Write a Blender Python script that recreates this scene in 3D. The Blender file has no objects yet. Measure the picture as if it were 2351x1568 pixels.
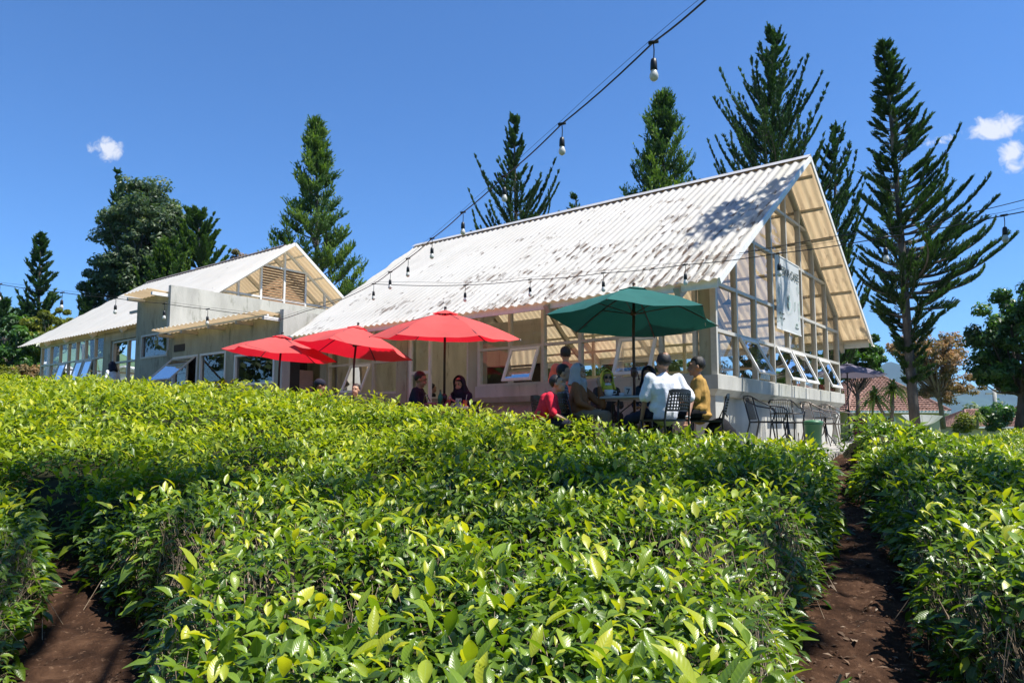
import bpy, bmesh, math, random
import numpy as np
from math import radians, sin, cos, pi, sqrt, atan2, exp
from mathutils import Vector, Matrix, Euler, noise as mnoise
random.seed(7)
SC = bpy.context.scene
COL = SC.collection
# ------------------------------------------------------------------ camera
FPX, CX, CY = 1645.0, 1175.5, 784.0
PITCH = radians(5.2)
SY = 988 - 784 - FPX*math.tan(PITCH)
cd = bpy.data.cameras.new('camera'); cam = bpy.data.objects.new('camera', cd); COL.objects.link(cam)
cd.sensor_width = 36; cd.lens = FPX/2351*36; cd.shift_y = SY/2351
cd.clip_start = .05; cd.clip_end = 20000
cam.location = (0, 0, 0); cam.rotation_euler = (pi/2+PITCH, 0, 0)
SC.camera = cam
def at(px, py, Y):
    """world point seen at photo position (px,py) at distance Y ahead"""
    a = (px-CX)/FPX; b = -(py-CY-SY)/FPX
    d = Vector((a, cos(PITCH)-b*sin(PITCH), sin(PITCH)+b*cos(PITCH)))
    return d*(Y/d.y)
FL = -.32      # patio floor level
# ------------------------------------------------------------------ world, sun
SUN = Vector((.45, -.13, .883)).normalized()
w = bpy.data.worlds.new("World"); SC.world = w; w.use_nodes = True
nt = w.node_tree; nt.nodes.clear()
def N(t, typ, **k):
    n = t.nodes.new(typ)
    for a, v in k.items():
        if a in ('loc',): continue
        setattr(n, a, v)
    return n
out = N(nt, 'ShaderNodeOutputWorld'); bg = N(nt, 'ShaderNodeBackground')
sky = N(nt, 'ShaderNodeTexSky', sky_type='NISHITA', sun_disc=False)
sky.sun_elevation = math.asin(SUN.z); sky.sun_rotation = atan2(SUN.x, SUN.y)
sky.altitude = 900; sky.air_density = 1.0; sky.dust_density = .12; sky.ozone_density = 2.2
bg.inputs[1].default_value = .115
tc = N(nt, 'ShaderNodeTexCoord')
def vmath(t, op, a, b=None):
    n = t.nodes.new('ShaderNodeVectorMath'); n.operation = op
    t.links.new(a, n.inputs[0])
    if b is not None: n.inputs[1].default_value = b
    return n
def fmath(t, op, a, b=None, c=None, clamp=False):
    n = t.nodes.new('ShaderNodeMath'); n.operation = op; n.use_clamp = clamp
    for i, x in enumerate((a, b, c)):
        if x is None: continue
        if isinstance(x, (int, float)): n.inputs[i].default_value = x
        else: t.links.new(x, n.inputs[i])
    return n.outputs[0]
total = None
for (px, py, wx, wy, sc_, th, seed) in [(246, 345, 36, 28, 75, .50, 0), (2285, 292, 60, 28, 62, .47, 3), (2325, 358, 32, 46, 70, .54, 5), (2150, 322, 50, 20, 110, .68, 8)]:
    d = at(px, py, 1.0).normalized(); r = d.cross(Vector((0, 0, 1))).normalized(); u = r.cross(d)
    k = 1/FPX
    a = vmath(nt, 'DOT_PRODUCT', tc.outputs['Generated'], tuple(r)).outputs['Value']
    b = vmath(nt, 'DOT_PRODUCT', tc.outputs['Generated'], tuple(u)).outputs['Value']
    f = vmath(nt, 'DOT_PRODUCT', tc.outputs['Generated'], tuple(d)).outputs['Value']
    a2 = fmath(nt, 'POWER', fmath(nt, 'ABSOLUTE', fmath(nt, 'DIVIDE', a, wx*k)), 2.0)
    b2 = fmath(nt, 'POWER', fmath(nt, 'ABSOLUTE', fmath(nt, 'DIVIDE', b, wy*k)), 2.0)
    nz = N(nt, 'ShaderNodeTexNoise'); nz.inputs['Scale'].default_value = sc_; nz.inputs['Detail'].default_value = 9
    nz.inputs['Roughness'].default_value = .62; nz.inputs['Distortion'].default_value = .6
    mp = vmath(nt, 'ADD', tc.outputs['Generated'], (seed*.37, seed*.11, 0)); nt.links.new(mp.outputs[0], nz.inputs['Vector'])
    m = fmath(nt, 'SUBTRACT', fmath(nt, 'ADD', nz.outputs['Fac'], .28), fmath(nt, 'MULTIPLY', fmath(nt, 'ADD', a2, b2), .42))
    m = fmath(nt, 'MULTIPLY', fmath(nt, 'SUBTRACT', m, th), 3.6, clamp=True)
    m = fmath(nt, 'MULTIPLY', m, fmath(nt, 'GREATER_THAN', f, .5))
    total = m if total is None else fmath(nt, 'MAXIMUM', total, m)
mix = N(nt, 'ShaderNodeMixRGB'); nt.links.new(fmath(nt, 'MULTIPLY', total, .9), mix.inputs[0])
skym = N(nt, 'ShaderNodeMixRGB', blend_type='MULTIPLY'); skym.inputs[0].default_value = 1
skym.inputs[2].default_value = (.34, .60, .88, 1)
nt.links.new(sky.outputs[0], skym.inputs[1]); nt.links.new(skym.outputs[0], mix.inputs[1])
mix.inputs[2].default_value = (4.3, 4.4, 4.7, 1)
nt.links.new(mix.outputs[0], bg.inputs[0]); nt.links.new(bg.outputs[0], out.inputs[0])
sl = bpy.data.lights.new('sun', 'SUN'); sl.energy = 4.9; sl.angle = radians(.55); sl.color = (1, .96, .89)
so = bpy.data.objects.new('sun', sl); COL.objects.link(so)
so.rotation_euler = SUN.to_track_quat('Z', 'Y').to_euler(); so.location = (20, -20, 40)
SC.view_settings.view_transform = 'Standard'; SC.view_settings.look = 'None'
SC.view_settings.exposure = .92
SC.cycles.max_bounces = 8; SC.cycles.transparent_max_bounces = 24; SC.cycles.transmission_bounces = 6

# ------------------------------------------------------------------ materials
def new_mat(name):
    m = bpy.data.materials.new(name); m.use_nodes = True
    t = m.node_tree; t.nodes.clear()
    o = N(t, 'ShaderNodeOutputMaterial'); return m, t, o
def noise_tex(t, scale, detail=4, rough=.55, vec=None, dist=0):
    n = N(t, 'ShaderNodeTexNoise'); n.inputs['Scale'].default_value = scale; n.inputs['Detail'].default_value = detail
    n.inputs['Roughness'].default_value = rough; n.inputs['Distortion'].default_value = dist
    if vec is not None: t.links.new(vec, n.inputs['Vector'])
    return n
def ramp(t, fac, stops):
    r = N(t, 'ShaderNodeValToRGB'); e = r.color_ramp.elements
    while len(e) < len(stops): e.new(.5)
    for i, (p, c) in enumerate(stops):
        e[i].position = p; e[i].color = (*c, 1) if len(c) == 3 else c
    t.links.new(fac, r.inputs[0]); return r.outputs[0]
def objvec(t, scale=(1, 1, 1)):
    c = N(t, 'ShaderNodeTexCoord'); m = N(t, 'ShaderNodeMapping'); m.inputs['Scale'].default_value = scale
    t.links.new(c.outputs['Object'], m.inputs[0]); return m.outputs[0]
def mix_rgb(t, fac, a, b, mode='MIX'):
    n = N(t, 'ShaderNodeMixRGB', blend_type=mode)
    for i, x in enumerate((fac, a, b)):
        if isinstance(x, (int, float)): n.inputs[i].default_value = x
        elif isinstance(x, tuple): n.inputs[i].default_value = (*x, 1)
        else: t.links.new(x, n.inputs[i])
    return n.outputs[0]
def mat(name, col, rough=.6, var=.18, scale=6, bump=0., bscale=None, metal=0., stretch=(1, 1, 1), transl=0., tcol=None, dirt=None, spec=.5):
    m, t, o = new_mat(name)
    v = objvec(t, stretch)
    n = noise_tex(t, scale, 5, .6, v)
    dk = tuple(c*(1-var) for c in col); lt = tuple(min(1, c*(1+var)) for c in col)
    c = ramp(t, n.outputs['Fac'], [(.3, dk), (.7, lt)])
    if dirt:
        n2 = noise_tex(t, dirt[1], 6, .7, v)
        c = mix_rgb(t, ramp(t, n2.outputs['Fac'], [(dirt[2], (0, 0, 0)), (dirt[2]+.12, (1, 1, 1))]), c, dirt[0])
    p = N(t, 'ShaderNodeBsdfPrincipled'); t.links.new(c, p.inputs['Base Color'])
    p.inputs['Roughness'].default_value = rough; p.inputs['Metallic'].default_value = metal
    p.inputs['Specular IOR Level'].default_value = spec
    if bump:
        b = N(t, 'ShaderNodeBump'); b.inputs['Strength'].default_value = bump; b.inputs['Distance'].default_value = .02
        n3 = noise_tex(t, bscale or scale*4, 6, .6, v); t.links.new(n3.outputs['Fac'], b.inputs['Height'])
        t.links.new(b.outputs[0], p.inputs['Normal'])
    sh = p.outputs[0]
    if transl:
        tr = N(t, 'ShaderNodeBsdfTranslucent'); tr.inputs[0].default_value = (*(tcol or col), 1)
        mx = N(t, 'ShaderNodeMixShader'); mx.inputs[0].default_value = transl
        t.links.new(sh, mx.inputs[1]); t.links.new(tr.outputs[0], mx.inputs[2]); sh = mx.outputs[0]
    t.links.new(sh, o.inputs[0]); return m
def glass_mat(name, tint=(.93, .95, .94), refl=1.0, base=.03):
    m, t, o = new_mat(name)
    tr = N(t, 'ShaderNodeBsdfTransparent'); tr.inputs[0].default_value = (*tint, 1)
    gl = N(t, 'ShaderNodeBsdfGlossy'); gl.inputs['Roughness'].default_value = .012; gl.inputs[0].default_value = (1, 1, 1, 1)
    nz = noise_tex(t, 1.1, 2, .5, objvec(t)); b = N(t, 'ShaderNodeBump'); b.inputs['Strength'].default_value = .06; b.inputs['Distance'].default_value = .05
    t.links.new(nz.outputs['Fac'], b.inputs['Height']); t.links.new(b.outputs[0], gl.inputs['Normal'])
    fr = N(t, 'ShaderNodeFresnel'); fr.inputs[0].default_value = 1.5
    f = fmath(t, 'ADD', fmath(t, 'MULTIPLY', fr.outputs[0], refl), base, clamp=True)
    mx = N(t, 'ShaderNodeMixShader'); t.links.new(f, mx.inputs[0])
    t.links.new(tr.outputs[0], mx.inputs[1]); t.links.new(gl.outputs[0], mx.inputs[2]); t.links.new(mx.outputs[0], o.inputs[0])
    return m
def roof_mat(name, dirty):
    m, t, o = new_mat(name)
    uv = N(t, 'ShaderNodeUVMap'); sep = N(t, 'ShaderNodeSeparateXYZ'); t.links.new(uv.outputs[0], sep.inputs[0])
    def mp(s):
        a = N(t, 'ShaderNodeMapping'); a.inputs['Scale'].default_value = s; t.links.new(uv.outputs[0], a.inputs[0]); return a.outputs[0]
    base = ramp(t, noise_tex(t, 1, 4, .6, mp((1.5, .5, 1))).outputs['Fac'], [(.3, (.71, .69, .635)), (.7, (.83, .815, .765))])
    # grime in the valleys
    val = fmath(t, 'SINE', fmath(t, 'MULTIPLY', sep.outputs[0], 2*pi/.18))
    val = fmath(t, 'MULTIPLY', fmath(t, 'SUBTRACT', -.1, val), 1.6, clamp=True)
    g1 = ramp(t, noise_tex(t, 1, 5, .65, mp((3, .8, 1))).outputs['Fac'], [(.42, (0, 0, 0)), (.66, (1, 1, 1))])
    gm = fmath(t, 'MULTIPLY', g1, val)
    base = mix_rgb(t, fmath(t, 'MULTIPLY', gm, .22*dirty), base, (.34, .33, .25))
    if dirty > .5:
        yel = fmath(t, 'MULTIPLY', fmath(t, 'SUBTRACT', 2.6, sep.outputs[0]), .3, clamp=True)
        yn = ramp(t, noise_tex(t, 1, 5, .65, mp((5, .5, 1))).outputs['Fac'], [(.4, (0, 0, 0)), (.65, (1, 1, 1))])
        base = mix_rgb(t, fmath(t, 'MULTIPLY', fmath(t, 'MULTIPLY', yel, yn), .6), base, (.52, .50, .38))
        # flaking dark streaks, mostly towards the gable end and the eave
        n1 = noise_tex(t, 1, 3, .55, mp((15.0, 3.0, 1)), .35).outputs['Fac']
        n2 = noise_tex(t, 1, 3, .6, mp((1.0, 1.3, 1))).outputs['Fac']
        er = fmath(t, 'MULTIPLY', fmath(t, 'SUBTRACT', 11, sep.outputs[0]), .0155)
        th = fmath(t, 'SUBTRACT', fmath(t, 'SUBTRACT', 1.232, er), fmath(t, 'MULTIPLY', sep.outputs[1], .022))
        s = fmath(t, 'ADD', n1, fmath(t, 'MULTIPLY', n2, .85))
        mk = fmath(t, 'MULTIPLY', fmath(t, 'SUBTRACT', s, th), 45, clamp=True)
        mk = fmath(t, 'MULTIPLY', mk, fmath(t, 'ADD', fmath(t, 'MULTIPLY', val, .9), .45, clamp=True))
        base = mix_rgb(t, mk, base, ramp(t, noise_tex(t, 60, 3).outputs['Fac'], [(.35, (.07, .055, .042)), (.7, (.19, .12, .075))]))
        lich = ramp(t, noise_tex(t, 1, 6, .7, mp((9, 6, 1))).outputs['Fac'], [(.62, (0, 0, 0)), (.72, (1, 1, 1))])
        base = mix_rgb(t, fmath(t, 'MULTIPLY', lich, .22), base, (.33, .35, .27))
    nails = N(t, 'ShaderNodeTexVoronoi'); nails.inputs['Scale'].default_value = 1.0; t.links.new(mp((2.4, 1.1, 1)), nails.inputs['Vector']); nails.inputs['Randomness'].default_value = .4
    nk = ramp(t, nails.outputs['Distance'], [(.035, (1, 1, 1)), (.05, (0, 0, 0))])
    base = mix_rgb(t, fmath(t, 'MULTIPLY', nk, .6), base, (.12, .10, .09))
    geo = N(t, 'ShaderNodeNewGeometry')
    wood = ramp(t, noise_tex(t, 1, 5, .6, mp((14, 1.2, 1))).outputs['Fac'], [(.3, (.62, .45, .27)), (.7, (.76, .60, .38))])
    p = N(t, 'ShaderNodeBsdfPrincipled'); t.links.new(mix_rgb(t, geo.outputs['Backfacing'], base, wood), p.inputs['Base Color'])
    p.inputs['Roughness'].default_value = .5
    tr = N(t, 'ShaderNodeBsdfTranslucent')
    t.links.new(mix_rgb(t, .5, wood, base, 'MULTIPLY'), tr.inputs[0])
    mx = N(t, 'ShaderNodeMixShader'); mx.inputs[0].default_value = .42
    t.links.new(p.outputs[0], mx.inputs[1]); t.links.new(tr.outputs[0], mx.inputs[2]); t.links.new(mx.outputs[0], o.inputs[0])
    return m
def foliage_mat(name, dark, light, rough=.5, transl=.35, tc_=None, tip=None, spec=.4, vein=False):
    m, t, o = new_mat(name)
    a = N(t, 'ShaderNodeAttribute'); a.attribute_name = 'rnd'
    stops = [(0, dark), (.75, light)] + ([(1, tip)] if tip else [])
    c = ramp(t, a.outputs['Fac'], stops)
    p = N(t, 'ShaderNodeBsdfPrincipled'); p.inputs['Roughness'].default_value = rough; p.inputs['Specular IOR Level'].default_value = spec
    tcol = mix_rgb(t, 1.0, c, tc_ or (1.6, 1.9, .7), 'MULTIPLY')
    if vein:
        uv = N(t, 'ShaderNodeUVMap'); sep = N(t, 'ShaderNodeSeparateXYZ'); t.links.new(uv.outputs[0], sep.inputs[0])
        au = fmath(t, 'ABSOLUTE', sep.outputs[0])
        rib = ramp(t, au, [(.04, (1, 1, 1)), (.10, (0, 0, 0))])
        c = mix_rgb(t, fmath(t, 'MULTIPLY', rib, .45), c, (.28, .36, .10))
        wv = fmath(t, 'SINE', fmath(t, 'MULTIPLY', fmath(t, 'SUBTRACT', sep.outputs[1], fmath(t, 'MULTIPLY', au, .16)), 62))
        b = N(t, 'ShaderNodeBump'); b.inputs['Strength'].default_value = .09; b.inputs['Distance'].default_value = .003
        t.links.new(wv, b.inputs['Height']); t.links.new(b.outputs[0], p.inputs['Normal'])
        blot = ramp(t, noise_tex(t, 45, 3, .6, objvec(t)).outputs['Fac'], [(.66, (0, 0, 0)), (.72, (1, 1, 1))])
        c = mix_rgb(t, fmath(t, 'MULTIPLY', blot, .35), c, (.16, .12, .04))
    t.links.new(c, p.inputs['Base Color'])
    tr = N(t, 'ShaderNodeBsdfTranslucent'); t.links.new(tcol, tr.inputs[0])
    mx = N(t, 'ShaderNodeMixShader'); mx.inputs[0].default_value = transl
    t.links.new(p.outputs[0], mx.inputs[1]); t.links.new(tr.outputs[0], mx.inputs[2]); t.links.new(mx.outputs[0], o.inputs[0])
    return m
M = {}
M['soil'] = mat('soil', (.13, .062, .032), .95, .45, 9, .9, 26, dirt=((.045, .024, .014), 3.0, .52), spec=.1)
M['concrete'] = mat('concrete', (.44, .43, .39), .85, .2, 2.2, .25, 40, stretch=(1, 1, .3), dirt=((.27, .27, .23), 5, .57), spec=.2)
M['concrete_rough'] = mat('raw_concrete', (.35, .34, .255), .88, .24, 1.8, .3, 30, stretch=(1, 1, .3), dirt=((.20, .20, .15), 4, .55), spec=.2)
M['pebble'] = mat('pebble_dash', (.42, .33, .27), .9, .15, 3, .5, 60, dirt=((.16, .10, .07), 26, .57), spec=.2)
M['frame'] = mat('aluminium_frame', (.50, .47, .41), .45, .08, 20, 0)
M['frame_white'] = mat('white_frame', (.70, .68, .64), .4, .06, 20, 0)
M['steel'] = mat('painted_steel', (.38, .34, .27), .5, .12, 9, 0)
M['white_trim'] = mat('white_trim', (.72, .71, .68), .5, .08, 12, 0, dirt=((.35, .32, .27), 9, .64))
M['cap'] = mat('ridge_cap', (.42, .41, .40), .5, .15, 5, 0)
M['dark_cap'] = mat('dark_ridge_cap', (.16, .14, .14), .6, .15, 5, 0)
M['glass'] = glass_mat('window_glass', refl=.85, base=.02)
M['glass_dark'] = glass_mat('tinted_glass', (.30, .33, .31), 1.3, .06)
M['roof_dirty'] = roof_mat('weathered_corrugated_sheet', 1.0)
M['roof_clean'] = roof_mat('white_corrugated_sheet', .35)
M['slat'] = mat('wooden_slat', (.30, .16, .075), .7, .3, 5, .2, 30, stretch=(1, 1, 6))
M['floor'] = mat('patio_floor', (.34, .32, .29), .8, .12, 3, .15, 30)
M['dark'] = mat('dark_interior', (.035, .032, .03), .9, .2, 3)  # near-black; paints the shade in rooms and openings, also colours the pendant lamps
M['pink_door'] = mat('pale_pink_door', (.50, .36, .32), .6, .1, 4)
M['red_cloth'] = mat('red_canopy_cloth', (.72, .13, .12), .8, .08, 3, .12, 300, transl=.42, tcol=(.80, .008, .03), spec=.2)
M['green_cloth'] = mat('green_canopy_cloth', (.018, .105, .092), .8, .12, 3, .12, 300, transl=.10, tcol=(.01, .10, .08), spec=.2)
M['grey_cloth'] = mat('grey_canopy_cloth', (.16, .145, .19), .8, .1, 3, .1, 300, transl=.2, spec=.2)
M['pole'] = mat('dark_pole', (.018, .018, .02), .4, .2, 8)
M['pole_brown'] = mat('brown_pole', (.085, .035, .022), .4, .2, 8)
M['black'] = mat('black_metal', (.015, .015, .016), .38, .2, 10)
M['bronze'] = mat('brown_metal', (.22, .18, .155), .35, .2, 10, metal=.3)
M['table'] = mat('grey_table_top', (.42, .43, .45), .45, .06, 8)
M['wood_top'] = mat('pale_table_top', (.42, .33, .26), .5, .12, 6)
M['white'] = mat('white_ceramic', (.72, .72, .70), .25, .03, 5)
M['bulb'] = mat('frosted_bulb', (.72, .72, .68), .25, .02, 5, transl=.3, tcol=(.8, .8, .76))
M['rubber'] = mat('black_rubber', (.01, .011, .012), .45, .1, 5)
M['bin'] = mat('green_plastic', (.035, .15, .07), .45, .08, 4)
M['banner'] = mat('banner_vinyl', (.66, .68, .67), .5, .04, 3, transl=.25)
M['banner_ink'] = mat('banner_dark_ink', (.07, .09, .08), .6, .05, 5)
M['banner_grey'] = mat('banner_green_ink', (.36, .47, .42), .6, .05, 5)
M['bark'] = mat('tree_bark', (.115, .10, .085), .9, .35, 9, .8, 22, stretch=(1, 1, .3), dirt=((.26, .26, .24), 7, .6), spec=.1)
M['bark_pale'] = mat('pale_bark', (.22, .19, .15), .9, .3, 9, .6, 22, spec=.1)
M['twig'] = mat('tea_twig', (.30, .23, .16), .85, .35, 20, spec=.15)
M['core'] = mat('tea_bush_inside', (.030, .030, .016), .95, .5, 14, .8, 30, spec=.05)  # dark brown filler, shade between the leaves put into its colour
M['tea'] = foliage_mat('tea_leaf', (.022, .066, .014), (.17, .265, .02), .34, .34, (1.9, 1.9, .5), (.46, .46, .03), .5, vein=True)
M['tea_sunlit'] = foliage_mat('tea_leaf_sunlit_tops', (.06, .13, .018), (.29, .36, .025), .40, .38, (1.8, 1.8, .45), (.50, .49, .04), .4)  # paler, yellower tea leaf; sunlight on the rear bed put into the colour
M['conifer'] = foliage_mat('conifer_needles', (.013, .036, .018), (.045, .095, .03), .6, .22, (1.5, 1.9, .6), (.10, .17, .035), .3)
M['conifer_y'] = foliage_mat('fresh_conifer_needles', (.015, .042, .018), (.06, .12, .026), .6, .26, (1.6, 1.9, .6), (.17, .25, .035), .3)
M['broad'] = foliage_mat('broadleaf_foliage', (.03, .065, .03), (.13, .18, .08), .5, .32, (1.5, 1.7, .7), (.36, .40, .22), .4)
M['broad_dark'] = foliage_mat('glossy_dark_foliage', (.02, .06, .014), (.08, .18, .025), .4, .3, (1.8, 2.0, .6), (.26, .40, .05), .5)
M['yellow'] = foliage_mat('yellow_green_foliage', (.07, .10, .015), (.24, .26, .03), .5, .35, (1.4, 1.4, .6), (.40, .36, .04), .3)
M['orange'] = foliage_mat('rusty_orange_foliage', (.13, .13, .05), (.42, .27, .15), .6, .35, (1.4, 1.2, .8), (.52, .28, .15), .3)
M['strap'] = foliage_mat('strap_leaf', (.07, .12, .025), (.20, .27, .06), .5, .35, (1.5, 1.6, .6), (.34, .36, .11), .4)
M['tile'] = mat('clay_roof_tile', (.30, .175, .135), .8, .35, 5, .5, 20, dirt=((.16, .09, .07), 6, .52), spec=.2)
M['cream'] = mat('cream_plaster', (.62, .50, .31), .85, .1, 2, .1, 30)
M['plaster'] = mat('white_plaster', (.66, .66, .64), .85, .08, 2, .1, 30)
M['grey_roof'] = mat('grey_sheet_roof', (.42, .42, .42), .6, .12, 3)
M['hill'] = mat('forested_hillside', (.03, .055, .035), .95, .35, .006, 0, spec=.1)
M['hill_green'] = mat('green_hillside', (.07, .12, .04), .95, .4, .02, 0, spec=.1)
M['skin'] = mat('skin', (.50, .29, .19), .55, .08, 20)
M['skin_dark'] = mat('tanned_skin', (.32, .17, .105), .5, .08, 20)
M['hair'] = mat('black_hair', (.012, .010, .010), .5, .3, 40, .4, 120)
def cloth(n, c, **k): M[n] = mat(n.replace('c_', '')+'_cloth', c, .85, k.get('var', .1), k.get('scale', 12), .25, 60, spec=.2)
for n, c in [('c_white', (.76, .78, .84)), ('c_mustard', (.42, .25, .07)), ('c_salmon', (.85, .22, .15)), ('c_red', (.75, .03, .06)), ('c_grey', (.42, .39, .39)),
             ('c_rust', (.26, .11, .05)), ('c_khaki', (.24, .18, .13)), ('c_black', (.012, .012, .015)), ('c_navy', (.018, .02, .035)), ('c_brown', (.06, .045, .04)),
             ('c_teal', (.03, .06, .09)), ('c_pink', (.50, .20, .24)), ('c_cream', (.5, .44, .38)), ('c_dkred', (.22, .02, .04))]:
    cloth(n, c)
M['c_yellow'] = mat('yellow_patterned_scarf', (.66, .62, .07), .8, .1, 10, .2, 60, dirt=((.14, .20, .03), 34, .56))
def checker_mat(name, a, b, scale):
    m, t, o = new_mat(name); v = objvec(t)
    sx = N(t, 'ShaderNodeSeparateXYZ'); t.links.new(v, sx.inputs[0])
    s1 = fmath(t, 'GREATER_THAN', fmath(t, 'SINE', fmath(t, 'MULTIPLY', fmath(t, 'ADD', sx.outputs[0], sx.outputs[1]), scale)), .35)
    s2 = fmath(t, 'GREATER_THAN', fmath(t, 'SINE', fmath(t, 'MULTIPLY', sx.outputs[2], scale)), .35)
    c = mix_rgb(t, fmath(t, 'MULTIPLY', fmath(t, 'ADD', s1, s2), .5), a, b)
    p = N(t, 'ShaderNodeBsdfPrincipled'); t.links.new(c, p.inputs['Base Color']); p.inputs['Roughness'].default_value = .85
    t.links.new(p.outputs[0], o.inputs[0]); return m
M['c_plaid'] = checker_mat('blue_plaid_cloth', (.03, .05, .12), (.40, .38, .45), 150)
M['c_batik'] = checker_mat('brown_batik_cloth', (.10, .05, .04), (.22, .13, .10), 70)

# ------------------------------------------------------------------ mesh helpers
def tag(o, label=None, cat=None, group=None, kind=None):
    if label: o['label'] = label
    if cat: o['category'] = cat
    if group: o['group'] = group
    if kind: o['kind'] = kind
    return o
def empty(name, loc=(0, 0, 0), rz=0., label=None, cat=None, group=None):
    o = bpy.data.objects.new(name, None); COL.objects.link(o); o.location = loc; o.rotation_euler = (0, 0, rz)
    o.empty_display_size = .1
    return tag(o, label, cat, group)
def origin_of(p):
    v = Vector((0, 0, 0))
    while p is not None: v += Vector(p.location); p = p.parent
    return v
class MB:
    def __init__(s, T=None): s.v = []; s.f = []; s.m = []; s.T = T; s.cur = 0; s.smooth = False; s.uv = {}
    def add(s, vs, fs, uvs=None):
        b = len(s.v)
        for p in vs: s.v.append(tuple(s.T(*p)) if s.T else tuple(p))
        for f in fs: s.f.append([b+i for i in f]); s.m.append(s.cur)
        if uvs is not None:
            for i, q in enumerate(uvs): s.uv[b+i] = q
        return s
    def box(s, a, b):
        x0, y0, z0 = a; x1, y1, z1 = b
        x0, x1 = min(x0, x1), max(x0, x1); y0, y1 = min(y0, y1), max(y0, y1); z0, z1 = min(z0, z1), max(z0, z1)
        return s.add([(x0, y0, z0), (x1, y0, z0), (x1, y1, z0), (x0, y1, z0), (x0, y0, z1), (x1, y0, z1), (x1, y1, z1), (x0, y1, z1)],
              [(0, 3, 2, 1), (4, 5, 6, 7), (0, 1, 5, 4), (1, 2, 6, 5), (2, 3, 7, 6), (3, 0, 4, 7)])
    def bar(s, a, b, w, h, upv=(0, 0, 1)):
        a = Vector(a); b = Vector(b); d = (b-a).normalized(); upv = Vector(upv)
        x = d.cross(upv)
        if x.length < 1e-3: x = d.cross(Vector((1, 0, 0)))
        x.normalize(); y = x.cross(d)
        vs = []
        for p in (a, b):
            for i, j in ((-1, -1), (1, -1), (1, 1), (-1, 1)): vs.append(p+x*i*w/2+y*j*h/2)
        return s.add(vs, [(0, 1, 2, 3), (7, 6, 5, 4), (0, 4, 5, 1), (1, 5, 6, 2), (2, 6, 7, 3), (3, 7, 4, 0)])
    def tube(s, pts, r, n=8, cap=True):
        pts = [Vector(p) for p in pts]; rs = r if isinstance(r, (list, tuple)) else [r]*len(pts)
        vs = []; fs = []; px = None
        for i, p in enumerate(pts):
            d = (pts[min(i+1, len(pts)-1)]-pts[max(i-1, 0)]).normalized()
            x = (px - d*px.dot(d)) if px is not None else d.cross(Vector((0, 0, 1)))
            if x.length < 1e-3: x = d.cross(Vector((1, 0, 0)))
            x.normalize(); px = x; y = d.cross(x)
            for k in range(n):
                a = 2*pi*k/n; vs.append(p+(x*cos(a)+y*sin(a))*rs[i])
        for i in range(len(pts)-1):
            for k in range(n): fs.append((i*n+k, i*n+(k+1) % n, (i+1)*n+(k+1) % n, (i+1)*n+k))
        if cap: fs.append(tuple(range(n))[::-1]); fs.append(tuple((len(pts)-1)*n+k for k in range(n)))
        return s.add(vs, fs)
    def lathe(s, prof, c=(0, 0, 0), n=16):
        vs = []; fs = []; c = Vector(c)
        for r, z in prof:
            for k in range(n): a = 2*pi*k/n; vs.append(c+Vector((r*cos(a), r*sin(a), z)))
        for i in range(len(prof)-1):
            for k in range(n): fs.append((i*n+k, i*n+(k+1) % n, (i+1)*n+(k+1) % n, (i+1)*n+k))
        fs.append(tuple(range(n))[::-1]); fs.append(tuple((len(prof)-1)*n+k for k in range(n)))
        return s.add(vs, fs)
    def ball(s, c, r, n=10, m=8, rot=None):
        c = Vector(c); r = Vector(r) if not isinstance(r, (int, float)) else Vector((r, r, r)); vs = []; fs = []
        def q(x, y, z):
            p = Vector((x*r.x, y*r.y, z*r.z)); return c+(rot @ p if rot else p)
        vs.append(q(0, 0, -1))
        for i in range(1, m):
            t = -pi/2+pi*i/m
            for k in range(n): a = 2*pi*k/n; vs.append(q(cos(t)*cos(a), cos(t)*sin(a), sin(t)))
        vs.append(q(0, 0, 1)); L = len(vs)-1
        for k in range(n): fs.append((0, 1+(k+1) % n, 1+k)); fs.append((L, 1+(m-2)*n+k, 1+(m-2)*n+(k+1) % n))
        for i in range(m-2):
            for k in range(n): fs.append((1+i*n+k, 1+i*n+(k+1) % n, 1+(i+1)*n+(k+1) % n, 1+(i+1)*n+k))
        return s.add(vs, fs)
    def build(s, name, mats, parent=None, smooth=False, local=False):
        me = bpy.data.meshes.new(name)
        off = Vector((0, 0, 0)) if (local or parent is None) else origin_of(parent)
        me.from_pydata([(v[0]-off.x, v[1]-off.y, v[2]-off.z) for v in s.v], [], s.f)
        for m in (mats if isinstance(mats, (list, tuple)) else [mats]): me.materials.append(m)
        if len(me.materials) > 1: me.polygons.foreach_set('material_index', s.m)
        if smooth: me.polygons.foreach_set('use_smooth', [True]*len(me.polygons))
        if s.uv:
            l = me.uv_layers.new(name='UVMap'); data = np.zeros((len(me.loops), 2), np.float32)
            vi = np.zeros(len(me.loops), np.int32); me.loops.foreach_get('vertex_index', vi)
            tab = np.zeros((len(s.v), 2), np.float32)
            for k, q in s.uv.items(): tab[k] = q
            l.data.foreach_set('uv', tab[vi].ravel())
        me.update()
        o = bpy.data.objects.new(name, me); COL.objects.link(o)
        if parent is not None: o.parent = parent
        return o
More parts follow.
